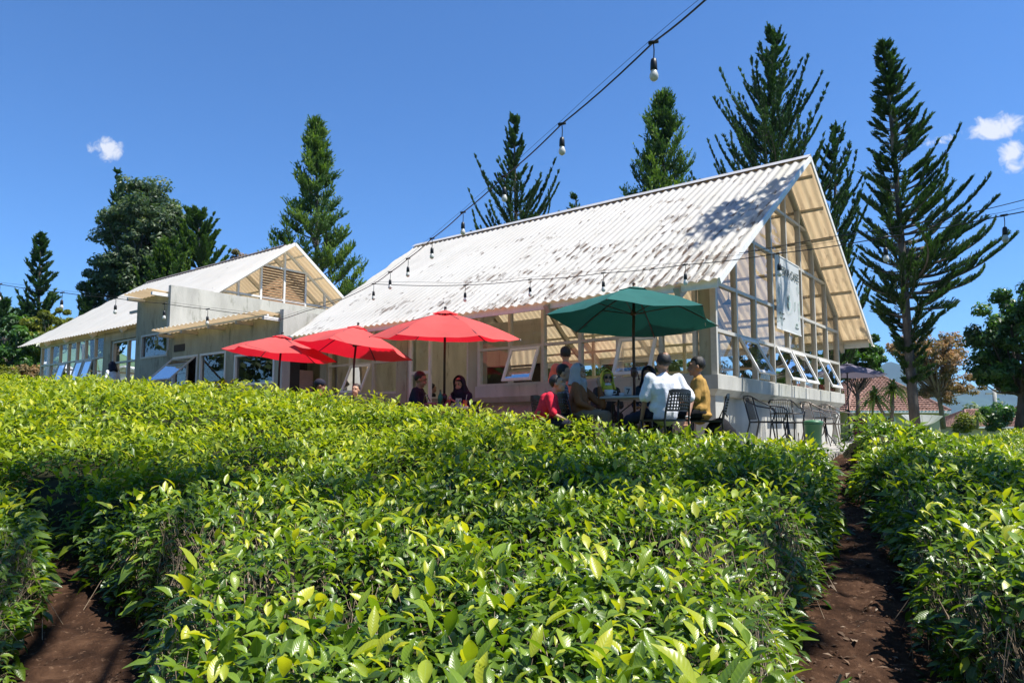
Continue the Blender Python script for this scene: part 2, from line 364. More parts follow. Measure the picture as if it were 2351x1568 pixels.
def np_mesh(name, V, F, mats, rnd=None, uv=None, parent=None, smooth=False, tri=3):
    """V (n,3), F (m,k) arrays"""
    me = bpy.data.meshes.new(name); k = F.shape[1]
    off = np.array(origin_of(parent)) if parent is not None else np.zeros(3)
    V = (V-off).astype(np.float32)
    me.vertices.add(len(V)); me.vertices.foreach_set('co', V.ravel())
    me.loops.add(F.size); me.loops.foreach_set('vertex_index', F.astype(np.int32).ravel())
    me.polygons.add(len(F)); me.polygons.foreach_set('loop_start', np.arange(0, F.size, k, dtype=np.int32))
    me.polygons.foreach_set('loop_total', np.full(len(F), k, np.int32))
    if smooth: me.polygons.foreach_set('use_smooth', np.ones(len(F), bool))
    me.materials.append(mats)
    if rnd is not None:
        a = me.attributes.new('rnd', 'FLOAT', 'POINT'); a.data.foreach_set('value', rnd.astype(np.float32))
    if uv is not None:
        l = me.uv_layers.new(name='UVMap'); l.data.foreach_set('uv', uv[F.ravel()].astype(np.float32).ravel())
    me.update(calc_edges=True); me.validate()
    o = bpy.data.objects.new(name, me); COL.objects.link(o)
    if parent is not None: o.parent = parent
    return o
def children(o): return [c for c in bpy.data.objects if c.parent == o]
def copy_tree(o, parent=None):
    c = o.copy(); COL.objects.link(c); c.parent = parent
    for ch in children(o): copy_tree(ch, c)
    return c
# value noise
def _h(ix, iy, s):
    n = (ix.astype(np.int64)*374761393 + iy.astype(np.int64)*668265263 + s*1442695041) & 0xffffffff
    n = ((n ^ (n >> 13))*1274126177) & 0xffffffff
    return ((n ^ (n >> 16)) & 0xffff)/65535.0
def vnoise(x, y, s=0):
    ix = np.floor(x); iy = np.floor(y); fx = x-ix; fy = y-iy; fx = fx*fx*(3-2*fx); fy = fy*fy*(3-2*fy)
    a = _h(ix, iy, s); b = _h(ix+1, iy, s); c = _h(ix, iy+1, s); d = _h(ix+1, iy+1, s)
    return (a*(1-fx)+b*fx)*(1-fy)+(c*(1-fx)+d*fx)*fy
def fbm(x, y, s=0, o=4):
    t = 0; a = .5
    for i in range(o): t = t+a*vnoise(x*2**i, y*2**i, s+i*17); a *= .5
    return t
# ================================================================== buildings
C0 = Vector((3.256, 11.5, 0)); LD = Vector((-.78564, .61868, 0)); GD = Vector((.61868, .78564, 0))
def T(u, v, w): p = C0+LD*u+GD*v; return (p.x, p.y, w)
def corr_slope(u0a, u0b, u1a, u1b, va, wa, vb, wb, amp=.019, per=.18, flip=False, nv=30, thick=None):
    """corrugated sheet from the ridge line (va,wa) to the eave (vb,wb); u range may differ at the ridge (a) and the eave (b)"""
    slope = sqrt((vb-va)**2+(wb-wa)**2); nrm = np.array([-(wb-wa), (vb-va)])/slope
    if nrm[1] < 0: nrm = -nrm
    nu = int(abs(u1a-u0a)/per*8); mb = MB(T); vs = []; uvs = []
    for j in range(nv+1):
        t = j/nv; ua = u0a*(1-t)+u0b*t; ub = u1a*(1-t)+u1b*t
        row = (t*slope/1.75) % 1.0; lap = .012*(row) # overlapping sheet courses
        for i in range(nu+1):
            u = ua+(ub-ua)*i/nu; ph = 2*pi*u/per
            a = amp*sin(ph)+lap+.006*mnoise.noise((u*1.2, t*5, 1.3))
            vs.append((u, va+(vb-va)*t+nrm[0]*a, wa+(wb-wa)*t+nrm[1]*a)); uvs.append((u, t*slope))
    fs = []
    for j in range(nv):
        for i in range(nu):
            a = j*(nu+1)+i; q = (a, a+1, a+nu+2, a+nu+1); fs.append(q if flip else q[::-1])
    mb.add(vs, fs, uvs); return mb
hall = empty('cafe_hall', T(0, 0, FL), 0, 'glass walled cafe hall with steep rusty white corrugated roof', 'building')
W_ = 7.7; E_ = 10.05; RW, EW = 5.55, 2.2; RV = 3.85; EVn, EVf = -1.1, 8.8
SL = (RW-EW)/(RV-EVn)
def rw(v): return RW-SL*abs(v-RV)
r1 = corr_slope(-.55, -.55, 10.85, 9.95, RV, RW, EVn, EW); r1.build('roof', M['roof_dirty'], hall, True)
r2 = corr_slope(-.55, -.55, 10.85, 9.95, RV, RW, EVf, EW, flip=True); r2.build('roof', M['roof_dirty'], hall, True)
# make sure the sheets face up
for o in [c for c in children(hall) if c.name.startswith('roof')]:
    if o.data.polygons[len(o.data.polygons)//2].normal.z < 0: o.data.flip_normals()
mb = MB(T)
for sg in (-1, 1): mb.add([(-.58, RV+sg*0, RW+.06), (10.9, RV, RW+.06), (10.9, RV+sg*.17, RW-.055), (-.58, RV+sg*.17, RW-.055)], [(0, 1, 2, 3) if sg < 0 else (3, 2, 1, 0)])
mb.build('ridge_cap', M['cap'], hall)
mb = MB(T)   # verge trims
for sg, ve in ((-1, EVn), (1, EVf)): mb.bar((-.57, RV, RW-.03), (-.57, ve, EW-.03), .03, .10)
mb.build('verge_trim', M['white_trim'], hall)
# walls: plinth, ledge
Z1, Z2 = .56, .885
mb = MB(T); mb.box((.12, .14, FL-.4), (5.02, .34, Z1+.02)); mb.box((5.02, .10, FL-.4), (5.32, .34, Z1+.02)); mb.build('plinth', M['pebble'], hall)
mb = MB(T); mb.box((.10, .34, FL-.4), (.30, W_, Z1+.02)); mb.box((0.0, .02, FL-.4), (.34, .36, Z1+.01)); mb.box((.02, W_-.3, FL-.4), (.33, W_+.05, Z1+.01)); mb.build('wall', M['concrete'], hall)
def ledge(a, b, wl):  # chamfered ledge running along one side
    return
mb = MB(T)
def prof_run(mb, pts, prof):
    """profile (outward, w) swept along uv corner points with outward normals"""
    n = len(prof); vs = []
    for (u, v, nu_, nv_) in pts:
        for o_, z_ in prof: vs.append((u+nu_*o_, v+nv_*o_, z_))
    fs = []
    for i in range(len(pts)-1):
        for k in range(n): fs.append((i*n+k, i*n+(k+1) % n, (i+1)*n+(k+1) % n, (i+1)*n+k))
    fs.append(tuple(range(n))[::-1]); fs.append(tuple((len(pts)-1)*n+k for k in range(n))); mb.add(vs, fs)
prof = [(-.25, Z2), (.10, Z2), (.10, Z1+.10), (.0, Z1), (-.25, Z1)]
prof_run(mb, [(5.02, 0, 0, -1), (0, 0, -1, -1), (0, W_, -1, 1), (.5, W_, 0, 1)], prof)
mb.build('ledge', M['concrete'], hall)
mb = MB(T); mb.box((.03, .05, Z2-.01), (.27, .30, 2.62)); mb.build('corner_post', M['concrete_rough'], hall)
mb = MB(T); mb.box((5.02, .0, FL-.2), (5.30, .28, 2.9)); mb.box((7.13, .0, FL-.2), (7.47, .28, 2.9)); mb.box((10.0, .0, FL-.2), (10.26, .28, 2.9)); mb.box((7.47, .06, FL-.2), (10.0, .24, .84)); mb.box((7.47, .06, 2.42), (10.0, .24, 2.9)); mb.box((5.3, .06, 2.42), (7.13, .24, 2.9))
mb.build('wall', M['concrete_rough'], hall)
# fascia under the near and far eaves
mb = MB(T); mb.box((-.5, -1.02, EW-.10), (10.2, -.97, EW+.045)); mb.build('fascia', M['white_trim'], hall)
mb = MB(T); mb.box((-.5, EVf-.10, EW-.10), (10.2, EVf-.05, EW+.045)); mb.build('fascia', M['white_trim'], hall)
mb = MB(T); mb.box((.27, .06, 2.40), (5.02, .20, 2.62)); mb.build('lintel', M['steel'], hall)
# roof timbers
def rafter(u, wd=.07, dp=.14, drop=.10, name='rafter', mt='steel', ve=(EVn+.05, EVf-.05)):
    mb = MB(T)
    for v in ve: mb.bar((u, RV, RW-drop), (u, v, rw(v)-drop), wd, dp)
    mb.build(name, M[mt], hall)
for u in (.12, 2.55, 5.05, 7.4, 9.9): rafter(u, .09, .18, .17)
for sg in (-1, 1):
    for k in range(7):
        v = RV+sg*(.35+k*.735) if k < 6 else RV+sg*4.78
        mb = MB(T); mb.bar((-.5, v, rw(v)-.055), (9.95, v, rw(v)-.055), .05, .06, (0, sg*SL, 1)); mb.build('purlin', M['steel'], hall)
for u in (2.55, 5.05, 7.4):    # curved brace arms and tie
    mb = MB(T)
    for sg in (-1, 1):
        pts = []
        for i in range(9):
            t = i/8; v = RV+sg*(3.75-2.6*t); pts.append((u, v, (2.2+(rw(RV+sg*1.15)-.3-2.2)*t**1.0)-.45*sin(pi*t)*.55))
        for a, b in zip(pts, pts[1:]): mb.bar(a, b, .08, .14)
    mb.bar((u, RV-1.9, 3.9), (u, RV+1.9, 3.9), .05, .08)
    mb.build('brace', M['steel'], hall)
# pendant lamps' cables and small fittings inside
for u, v in ((3.0, 2.6), (4.6, 5.0), (1.4, 4.3)):
    mb = MB(T); mb.bar((u, v, rw(v)-.1), (u, v, 2.9), .01, .01); mb.add([(u+.14*cos(a*pi/4), v+.14*sin(a*pi/4), 2.8) for a in range(8)]+[(u, v, 2.92)], [(i, (i+1) % 8, 8) for i in range(8)]); mb.build('pendant_lamp', M['dark'], hall)
# gable glazing at u=0 : mullions, transoms, panes
MV = [.04, .955, 1.89, 2.86, 3.80, 4.75, 5.70, 6.65, 7.63]
ROWS = [Z2, 1.625, 2.40, 3.45, 4.42]
def gable_frame(u0, sgn, mt='frame'):
    mb = MB(T); d = .05
    for v in MV:
        top = rw(v)-.20
        if abs(v-3.80) < .1:
            mb.box((u0-d, v-.03, 3.45), (u0+d, v+.03, top)); mb.box((u0-d, v-.03, Z2), (u0+d, v+.03, 2.40)); mb.box((u0-d+.01, v-.02, 2.4), (u0+d, v+.02, 3.45))
        else: mb.box((u0-d, v-.032, Z2), (u0+d, v+.032, top))
    for k, z in enumerate(ROWS):
        hv = (RW-.20-z)/SL; a = max(.04, RV-hv); b = min(7.63, RV+hv)
        if b-a > .3: mb.box((u0-d+.004, a, z-.028), (u0+d-.004, b, z+.028))
    for sg in (-1, 1):
        v1 = .0 if sg < 0 else 7.7; mb.bar((u0, RV, RW-.17), (u0, v1, rw(v1)-.17), .11, .07)
    return mb
gable_frame(0.0, 1).build('window_frame', M['frame'], hall)
def panes(u, v0, v1, z0, z1):
    """glass between mullions, clipped by the roof line"""
    t0, t1 = rw(v0)-.2, rw(v1)-.2
    a0, a1 = min(z1, t0), min(z1, t1)
    if a0 <= z0 and a1 <= z0: return
    pts = [(v0, z0), (v1, z0), (v1, max(a1, z0)), (v0, max(a0, z0))]
    if (t0 < z1) != (t1 < z1):   # roof line crosses the top edge
        vc = v0+(v1-v0)*(z1-t0)/(t1-t0)
        pts = [(v0, z0), (v1, z0), (v1, max(a1, z0)), (vc, z1), (v0, max(a0, z0))]
    if v0 < RV < v1 and z1 > min(t0, t1): pts = [(v0, z0), (v1, z0), (v1, a1), (RV, min(z1, RW-.2)), (v0, a0)]
    tilt = random.uniform(-.006, .006); mb = MB(T); n = len(pts)
    mb.add([(u+tilt*(p[1]-z0), p[0], p[1]) for p in pts], [tuple(range(n))]); mb.build('window_pane', M['glass'], hall)
OPEN_G = [1, 3, 4, 6]
for i in range(8):
    zs = ROWS+[6]
    for k in range(5):
        if k == 0 and i in OPEN_G: continue
        if zs[k] > max(rw(MV[i]), rw(MV[i+1]))-.25: continue
        panes(0.0, MV[i]+.03, MV[i+1]-.03, zs[k]+.02, zs[k+1]-.02)
def awning(top0, top1, out, H, ang, par, mt='frame_white', name='open_window', wd=.055, gm='glass'):
    """top-hung sash: hinge line top0-top1, outward unit vector, height, opening angle"""
    a = Vector(T(*top0)); b = Vector(T(*top1)); o = Vector(out); dn = Vector((0, 0, -1))*cos(ang)+o*sin(ang); x = (b-a).normalized(); nn = x.cross(dn)
    mb = MB(); c = a+dn*H; d = b+dn*H; i = wd/2
    mb.bar(a+dn*i, b+dn*i, wd, .035, nn); mb.bar(c-dn*i, d-dn*i, wd, .035, nn)
    mb.bar(a+x*i+dn*wd, c+x*i-dn*wd, wd, .035, nn); mb.bar(b-x*i+dn*wd, d-x*i-dn*wd, wd, .035, nn)
    fr = mb.build(name, M[mt], par)
    g = MB(); g.add([a+x*wd+dn*wd, b-x*wd+dn*wd, d-x*wd-dn*wd, c+x*wd-dn*wd], [(0, 1, 2, 3)]); off = origin_of(par)
    g.v = [tuple(Vector(v)-off) for v in g.v]; g.build('window_pane', M[gm], fr, local=True)
    s = MB(); hp = a+dn*H*.5; s.tube([hp, hp-o*sin(ang)*H*.5+Vector((0, 0, -.08))], .006, 5); s.v = [tuple(Vector(v)-off) for v in s.v]; s.build('stay', M[mt], fr, local=True)
OG = tuple(-LD); OL = tuple(-GD)
for i in OPEN_G: awning((-.06, MV[i]+.045, 1.60), (-.06, MV[i+1]-.045, 1.60), OG, .70, radians(27 if i == 1 else 24), hall)
# long side glazing v=0
LU = [.32, .93, 1.76, 2.55, 3.39, 4.20, 5.0]
def longframe(LU, v0, z0=Z2, z1=2.42, zr=(1.63,)):
    mb = MB(T)
    for u in LU: mb.box((u-.032, v0-.05, z0), (u+.032, v0+.05, z1))
    for z in (z0+.02,)+zr+(z1-.02,): mb.box((LU[0], v0-.046, z-.026), (LU[-1], v0+.046, z+.026))
    return mb
longframe(LU, .03).build('window_frame', M['frame'], hall)
def lpane(u0, u1, z0, z1, v, par=None, m='glass'):
    t = random.uniform(-.006, .006); mb = MB(T); mb.add([(u0, v, z0), (u1, v, z0), (u1, v+t, z1), (u0, v+t, z1)], [(0, 3, 2, 1)]); mb.build('window_pane', M[m], par or hall)
for i in range(6):
    lpane(LU[i]+.03, LU[i+1]-.03, 1.66, 2.38, .03)
    if i in (1, 4): awning((LU[i+1]-.05, -.03, 1.60), (LU[i]+.05, -.03, 1.60), OL, .72, radians(24), hall)
    else: lpane(LU[i]+.03, LU[i+1]-.03, Z2+.03, 1.60, .03)
LU2 = [7.5, 8.33, 9.17, 10.0]
longframe(LU2, .10, .84, 2.42, (1.58,)).build('window_frame', M['frame'], hall)
for i in range(3):
    lpane(LU2[i]+.03, LU2[i+1]-.03, 1.61, 2.38, .10)
    if i == 1: awning((LU2[i+1]-.05, .04, 1.55), (LU2[i]+.05, .04, 1.55), OL, .74, radians(24), hall)
    else: lpane(LU2[i]+.03, LU2[i+1]-.03, .86, 1.56, .10)
# entrance with an open glazed door leaf
dr = MB(T); dr.box((7.05, .02, FL), (7.13, .12, 2.42)); dr.box((5.30, .02, FL), (5.36, .12, 2.42)); dr.box((5.30, .02, 2.36), (7.13, .12, 2.42)); dr.build('door_frame', M['frame'], hall)
leaf = MB(T); u0, u1 = 6.36, 7.02
for a, b in (((u0, -.03, FL+.02), (u0+.07, .02, 2.05)), ((u1-.07, -.03, FL+.02), (u1, .02, 2.05)), ((u0, -.028, 1.98), (u1, .018, 2.05)), ((u0, -.028, 1.22), (u1, .018, 1.29)), ((u0, -.028, FL+.02), (u1, .018, FL+.2))): leaf.box(a, b)
lf = leaf.build('door', M['frame_white'], hall)
mb = MB(T); mb.add([(u0+.05, -.005, FL+.2), (u1-.05, -.005, FL+.2), (u1-.05, -.005, 2.0), (u0+.05, -.005, 2.0)], [(0, 3, 2, 1)]); off = origin_of(hall)
mb.v = [tuple(Vector(v)-off) for v in mb.v]; mb.build('door_pane', M['glass'], lf, local=True)
mb = MB(T); mb.tube([(u0+.10, -.03, .35), (u0+.10, -.09, .40), (u0+.10, -.09, .72), (u0+.10, -.03, .77)], .012, 8); mb.v = [tuple(Vector(v)-off) for v in mb.v]; mb.build('handle', M['frame_white'], lf, local=True)
# far long side
MBF = MB(T); MBF.box((.3, W_-.05, FL-.4), (E_, W_+.12, Z2-.1)); MBF.build('wall', M['concrete'], hall)
FU = [.05+.995*i for i in range(11)]
mb = MB(T)
for u in FU: mb.box((u-.035, W_-.05, Z2-.1), (u+.035, W_+.05, 3.0))
for z in (.86, 1.63, 2.40, 2.9): mb.box((.05, W_-.045, z-.03), (10.0, W_+.045, z+.03))
mb.build('window_frame', M['frame'], hall)
for i in range(10): lpane(FU[i]+.04, FU[i+1]-.04, .89, 2.37, W_)
# back partition across the hall with kitchen openings
mb = MB(T)
vs = [(E_-.1, 0.3, FL-.3), (E_-.1, W_-.05, FL-.3), (E_-.1, W_-.05, rw(W_)-.25), (E_-.1, RV, RW-.25), (E_-.1, .3, rw(.3)-.25)]; vs2 = [(a+.12, b, c) for a, b, c in vs]
mb.add(vs+vs2, [(0, 1, 2, 3, 4), (9, 8, 7, 6, 5)]+[(i, i+5, (i+1) % 5+5, (i+1) % 5) for i in range(5)]); mb.build('end_wall', M['concrete'], hall)
# side partition behind the entrance: cream wall with a doorway of painted shade and a panelled hatch
mb = MB(T); mb.box((5.0, 2.3, 1.55), (7.3, 2.4, 2.6)); mb.box((6.9, 2.3, FL), (7.3, 2.4, 1.55)); mb.box((4.98, 2.3, FL), (5.12, 2.4, 1.55)); mb.build('partition', M['concrete'], hall)
mb = MB(T); mb.box((6.05, 2.42, FL), (6.9, 2.5, 1.55)); mb.build('doorway_shade', M['dark'], hall)
mb = MB(T)
for i in range(9): mb.box((5.14+.098*i, 2.31, FL), (5.14+.098*i+.09, 2.36, .98))
mb.build('panelled_hatch', M['white_trim'], hall)
mb = MB(T); mb.box((5.12, 2.37, .98), (6.05, 2.4, 1.55)); mb.build('window_pane', M['dark'], hall)  # near-black sheet, darkness behind the pane painted on
mb = MB(T); mb.box((.3, .2, FL+.004), (E_, W_, FL+.02)); mb.build('floor', M['floor'], hall)

# ---------------------------------------------------------------- concrete kitchen wing
an = empty('kitchen_wing', T(10.3, -1.05, FL), 0, 'raw concrete kitchen wing with tall parapet and small lean to roofs', 'building')
U0, U1, U2, VF = 10.3, 15.9, 18.0, -1.05
def wall_with_holes(mb, u0, u1, z0, z1, holes, v0, v1):
    """front wall made of boxes round rectangular holes (ua,ub,za,zb), sorted by ua"""
    x = u0
    for ua, ub, za, zb in sorted(holes):
        if ua > x: mb.box((x, v0, z0), (ua, v1, z1))
        mb.box((ua, v0, z0), (ub, v1, za)); mb.box((ua, v0, zb), (ub, v1, z1)); x = ub
    mb.box((x, v0, z0), (u1, v1, z1))
WIN = [(10.62, 12.40, 1.13, 1.93), (12.82, 14.12, 1.18, 2.07), (14.25, 15.62, .55, 2.07)]
mb = MB(T); wall_with_holes(mb, U0+.003, U1, FL-.6, 2.86, WIN+[(15.63, 15.632, 1, 1.001)], VF, VF+.15)
mb.build('wall', M['concrete_rough'], an)
mb = MB(T); wall_with_holes(mb, U1, U2, FL-.6, 4.02, [(15.97, 17.62, 2.14, 2.86)], VF, VF+.15); mb.build('wall', M['concrete_rough'], an)
# lit side walls (parapets)
mb = MB(T); mb.box((U0-.02, VF-.02, FL-.3), (U0+.13, VF+.20, 2.90)); mb.box((U0-.02, VF+.20, 2.0), (U0+.13, .3, 2.90)); mb.box((U0-.02, .3, FL-.3), (U0+.13, 7.0, 2.90)); mb.build('parapet', M['concrete'], an)
mb = MB(T); mb.box((U1-.02, VF-.02, 2.3), (U1+.13, 7.0, 4.20)); mb.build('parapet', M['concrete'], an)
mb = MB(T); mb.box((U2-.15, VF+.15, FL), (U2, 5.8, 3.9)); mb.build('wall', M['concrete_rough'], an)
mb = MB(T); mb.box((U0, 6.8, FL), (U2, 6.95, 2.9)); mb.build('wall', M['concrete_rough'], an)
# roofs
def shed(u0, u1, v0, w0, v1, w1, par, name='lean_to_roof'):
    mb = corr_slope(u0, u0, u1, u1, v1, w1, v0, w0, amp=.018, per=.23, nv=6); o = mb.build(name, M['roof_clean'], par, True)
    if o.data.polygons[5].normal.z < 0: o.data.flip_normals()
shed(U0+.12, 15.80, -1.62, 2.80, -.2, 2.74, an); shed(U1+.1, 17.75, -1.62, 4.03, -.2, 3.97, an)
mb = MB(T); mb.box((U0+.13, -.4, 2.60), (U1, 6.9, 2.66)); mb.box((U1+.13, -.4, 3.80), (U2, 5.9, 3.86)); mb.build('ceiling_slab', M['concrete_rough'], an)
for u in (10.42, 11.6, 12.9, 14.3, 15.6):
    mb = MB(T); mb.box((u, -1.50, 2.62), (u+.09, -1.04, 2.70)); mb.build('rafter', M['white_trim'] if u < 10.5 else M['steel'], an)
for u in (15.98, 17.5):
    mb = MB(T); mb.box((u, -1.55, 3.86), (u+.09, -1.04, 3.95)); mb.build('rafter', M['white_trim'], an)
mb = MB(T); mb.box((U0+.13, -1.42, 2.71), (15.75, -1.37, 2.75)); mb.build('purlin', M['white_trim'], an)
mb = MB(T); mb.box((U2+.002, -1.04, 3.62), (U2+.55, -.98, 3.70)); mb.build('purlin', M['steel'], an)
for (ua, ub, za, zb) in WIN+[(15.97, 17.62, 2.14, 2.86)]:
    mb = MB(T); f = .055
    mb.box((ua, VF-.02, za), (ua+f, VF+.08, zb)); mb.box((ub-f, VF-.02, za), (ub, VF+.08, zb)); mb.box((ua+f, VF-.018, za), (ub-f, VF+.078, za+f)); mb.box((ua+f, VF-.018, zb-f), (ub-f, VF+.078, zb))
    fr = mb.build('window_frame', M['frame_white'] if za < 2 else M['frame'], an)
    if za > .6: lpane(ua+f, ub-f, za+f, zb-f, VF+.04, an, 'glass_dark')
    else:
        mb = MB(T); mb.box((14.88, VF+.02, za), (14.93, VF+.07, zb)); mb.build('window_frame', M['frame'], an)
        lpane(14.93, ub-f, za+f, zb-f, VF+.045, an, 'glass_dark')
awning((15.60, VF-.04, 2.02), (14.29, VF-.04, 2.02), OL, .98, radians(46), an, 'frame', gm='glass')
mb = MB(T); mb.box((14.98, VF-.012, 2.22), (15.58, VF+.01, 2.42)); mb.build('vent_hole_shade', M['dark'], an)  # dark plate on the wall surface, painted as the shade in a hole
# recessed doorway, its inner shade painted on near-black panels
mb = MB(T); mb.box((U0+.9, -.9, FL), (U0+1.0, .3, 2.0)); mb.build('shade_backing', M['dark'], an)
mb = MB(T); mb.box((U0+.30, -.42, FL), (U0+.36, .05, 1.50))
for k in range(24): mb.box((U0+.285, -.38, FL+.05+k*.074), (U0+.30, .01, FL+.09+k*.074))
mb.build('louvred_door', M['pink_door'], an)
mb = MB(T); mb.box((U0+.14, -.9, FL), (U0+.2, -.46, 2.0)); mb.build('shade_backing', M['dark'], an)
mb = MB(T); mb.box((U0+.35, VF+.9, FL), (U2-.2, VF+.96, 2.55)); mb.build('shade_backing', M['dark'], an)  # near-black sheet behind the windows, room shade in its colour
for k, (u, hgt) in enumerate(((12.15, .10), (12.0, .12), (15.2, .1))):
    mb = MB(T)
    mb.v = []; c = T(u, VF+.12, 1.18); m2 = MB(); m2.lathe([(.028, 0), (.045, hgt), (.04, hgt)], c, 10); m2.build('jar', M['white'], an, True)

# ---------------------------------------------------------------- far gabled hall on the left
h2 = empty('gabled_hall', T(16.6, -.5, .3), 0, 'smaller gabled hall on the left with white roof and louvred gable', 'building')
RV2, RW2, S2 = 3.2, 6.36, .75
def rw2(v): return RW2-S2*abs(v-RV2)
E2n, E2f = -.85, 7.25
for ve in (E2n, E2f):
    mb = corr_slope(16.08, 16.08, 26.8, 28.8, RV2, RW2, ve, rw2(ve), per=.23, amp=.018, flip=ve > 3); o = mb.build('roof', M['roof_clean'], h2, True)
    if o.data.polygons[len(o.data.polygons)//2].normal.z < 0: o.data.flip_normals()
mb = MB(T)
for sg in (-1, 1): mb.add([(16.65, RV2, RW2+.05), (26.7, RV2, RW2+.05), (26.7, RV2+sg*.14, RW2-.045), (16.65, RV2+sg*.14, RW2-.045)], [(0, 1, 2, 3) if sg < 0 else (3, 2, 1, 0)])
mb.build('ridge_cap', M['dark_cap'], h2)
mb = MB(T)
for ve in (E2n, E2f): mb.bar((16.07, RV2, RW2-.03), (16.07, ve, rw2(ve)-.03), .03, .10)
mb.build('verge_trim', M['white_trim'], h2)
mb = MB(T)
for v in (1.46, 2.28, 3.17, 4.03, 4.86): mb.box((16.57, v-.035, 3.9), (16.65, v+.035, rw2(v)-.16))
for ve in (E2n, E2f): mb.bar((16.6, RV2, RW2-.2), (16.6, ve, rw2(ve)-.2), .08, .08)
mb.box((16.575, 2.28, 5.49), (16.645, 4.03, 5.55)); mb.box((16.575, .6, 4.40), (16.645, 5.8, 4.46)); mb.build('gable_frame', M['white_trim'], h2)
for a in (2.32, 3.21):
    mb = MB(T)
    for k in range(15): z = 4.16+k*.09; mb.add([(16.58, a, z), (16.58, a+.78, z), (16.65, a+.78, z+.062), (16.65, a, z+.062), (16.565, a, z+.012), (16.565, a+.78, z+.012), (16.635, a+.78, z+.074), (16.635, a, z+.074)],
        [(0, 1, 2, 3), (7, 6, 5, 4), (0, 4, 5, 1), (2, 6, 7, 3), (1, 5, 6, 2), (0, 3, 7, 4)])
    mb.build('louvre', M['slat'], h2)
for u in (17.5, 19.8, 22.1, 24.4, 26.2):
    mb = MB(T)
    for ve in (E2n+.1, E2f-.1): mb.bar((u, RV2, RW2-.16), (u, ve, rw2(ve)-.16), .08, .14)
    mb.bar((u, RV2-2.0, 4.6), (u, RV2+2.0, 4.6), .05, .07); mb.build('rafter', M['white_trim'], h2)
for sg in (-1, 1):
    for k in range(5):
        v = RV2+sg*(.4+k*.84); mb = MB(T); mb.bar((16.15, v, rw2(v)-.055), (26.5+k*.3, v, rw2(v)-.055), .05, .06, (0, sg*S2, 1)); mb.build('purlin', M['white_trim'], h2)
mb = MB(T); mb.box((18.0, -.56, 3.24), (27.3, -.40, 3.46)); mb.box((20.95, -.56, .0), (21.5, -.40, 3.3)); mb.box((18.0, -.56, 3.0), (21.0, -.4, 3.3)); mb.build('wall', M['cream'] if False else M['concrete_rough'], h2)
mb = MB(T); mb.box((18.0, 6.5, 0), (27.3, 6.65, 1.2)); mb.box((18.0, 6.5, 3.2), (27.3, 6.65, 3.75)); mb.box((27.1, -.4, 0), (27.25, 6.6, 1.2)); mb.build('wall', M['plaster'], h2)
LU3 = [21.5, 22.3, 23.1, 23.85, 24.6, 25.4, 26.3, 27.2]
longframe(LU3, -.48, 1.6, 3.24, (2.5,)).build('window_frame', M['frame'], h2)
for i in range(7):
    lpane(LU3[i]+.03, LU3[i+1]-.03, 2.53, 3.2, -.48, h2)
    if i in (1, 2, 4): awning((LU3[i+1]-.05, -.54, 2.47), (LU3[i]+.05, -.54, 2.47), OL, .8, radians(15), h2, 'frame')
    else: lpane(LU3[i]+.03, LU3[i+1]-.03, 1.62, 2.47, -.48, h2)
mb = MB(T); mb.box((18.0, -.56, 1.1), (27.3, -.40, 1.6)); mb.build('wall', M['concrete_rough'], h2)
mb = MB(T)
for u in (18.4, 19.75, 20.85): mb.box((u-.04, -.52, .6), (u+.04, -.42, 3.0))
for z in (2.25, 2.95): mb.box((18.4, -.515, z-.03), (20.85, -.425, z+.03))
mb.build('door_frame', M['frame'], h2)
mb = MB(T)
for u in LU3: mb.box((u-.03, 6.54, 1.2), (u+.03, 6.62, 3.2))
for z in (2.4,): mb.box((21.5, 6.545, z-.03), (27.2, 6.615, z+.03))
mb.build('window_frame', M['frame'], h2)
mb = MB(T)
for i in range(5): v = -.3+i*1.25; mb.box((27.12, v-.03, 1.2), (27.2, v+.03, 3.5))
mb.box((27.125, -.4, 2.4), (27.195, 6.5, 2.46)); mb.build('window_frame', M['frame'], h2)
mb = MB(T); mb.box((18, -.5, .55), (27.2, 6, .6)); mb.build('floor', M['floor'], h2)
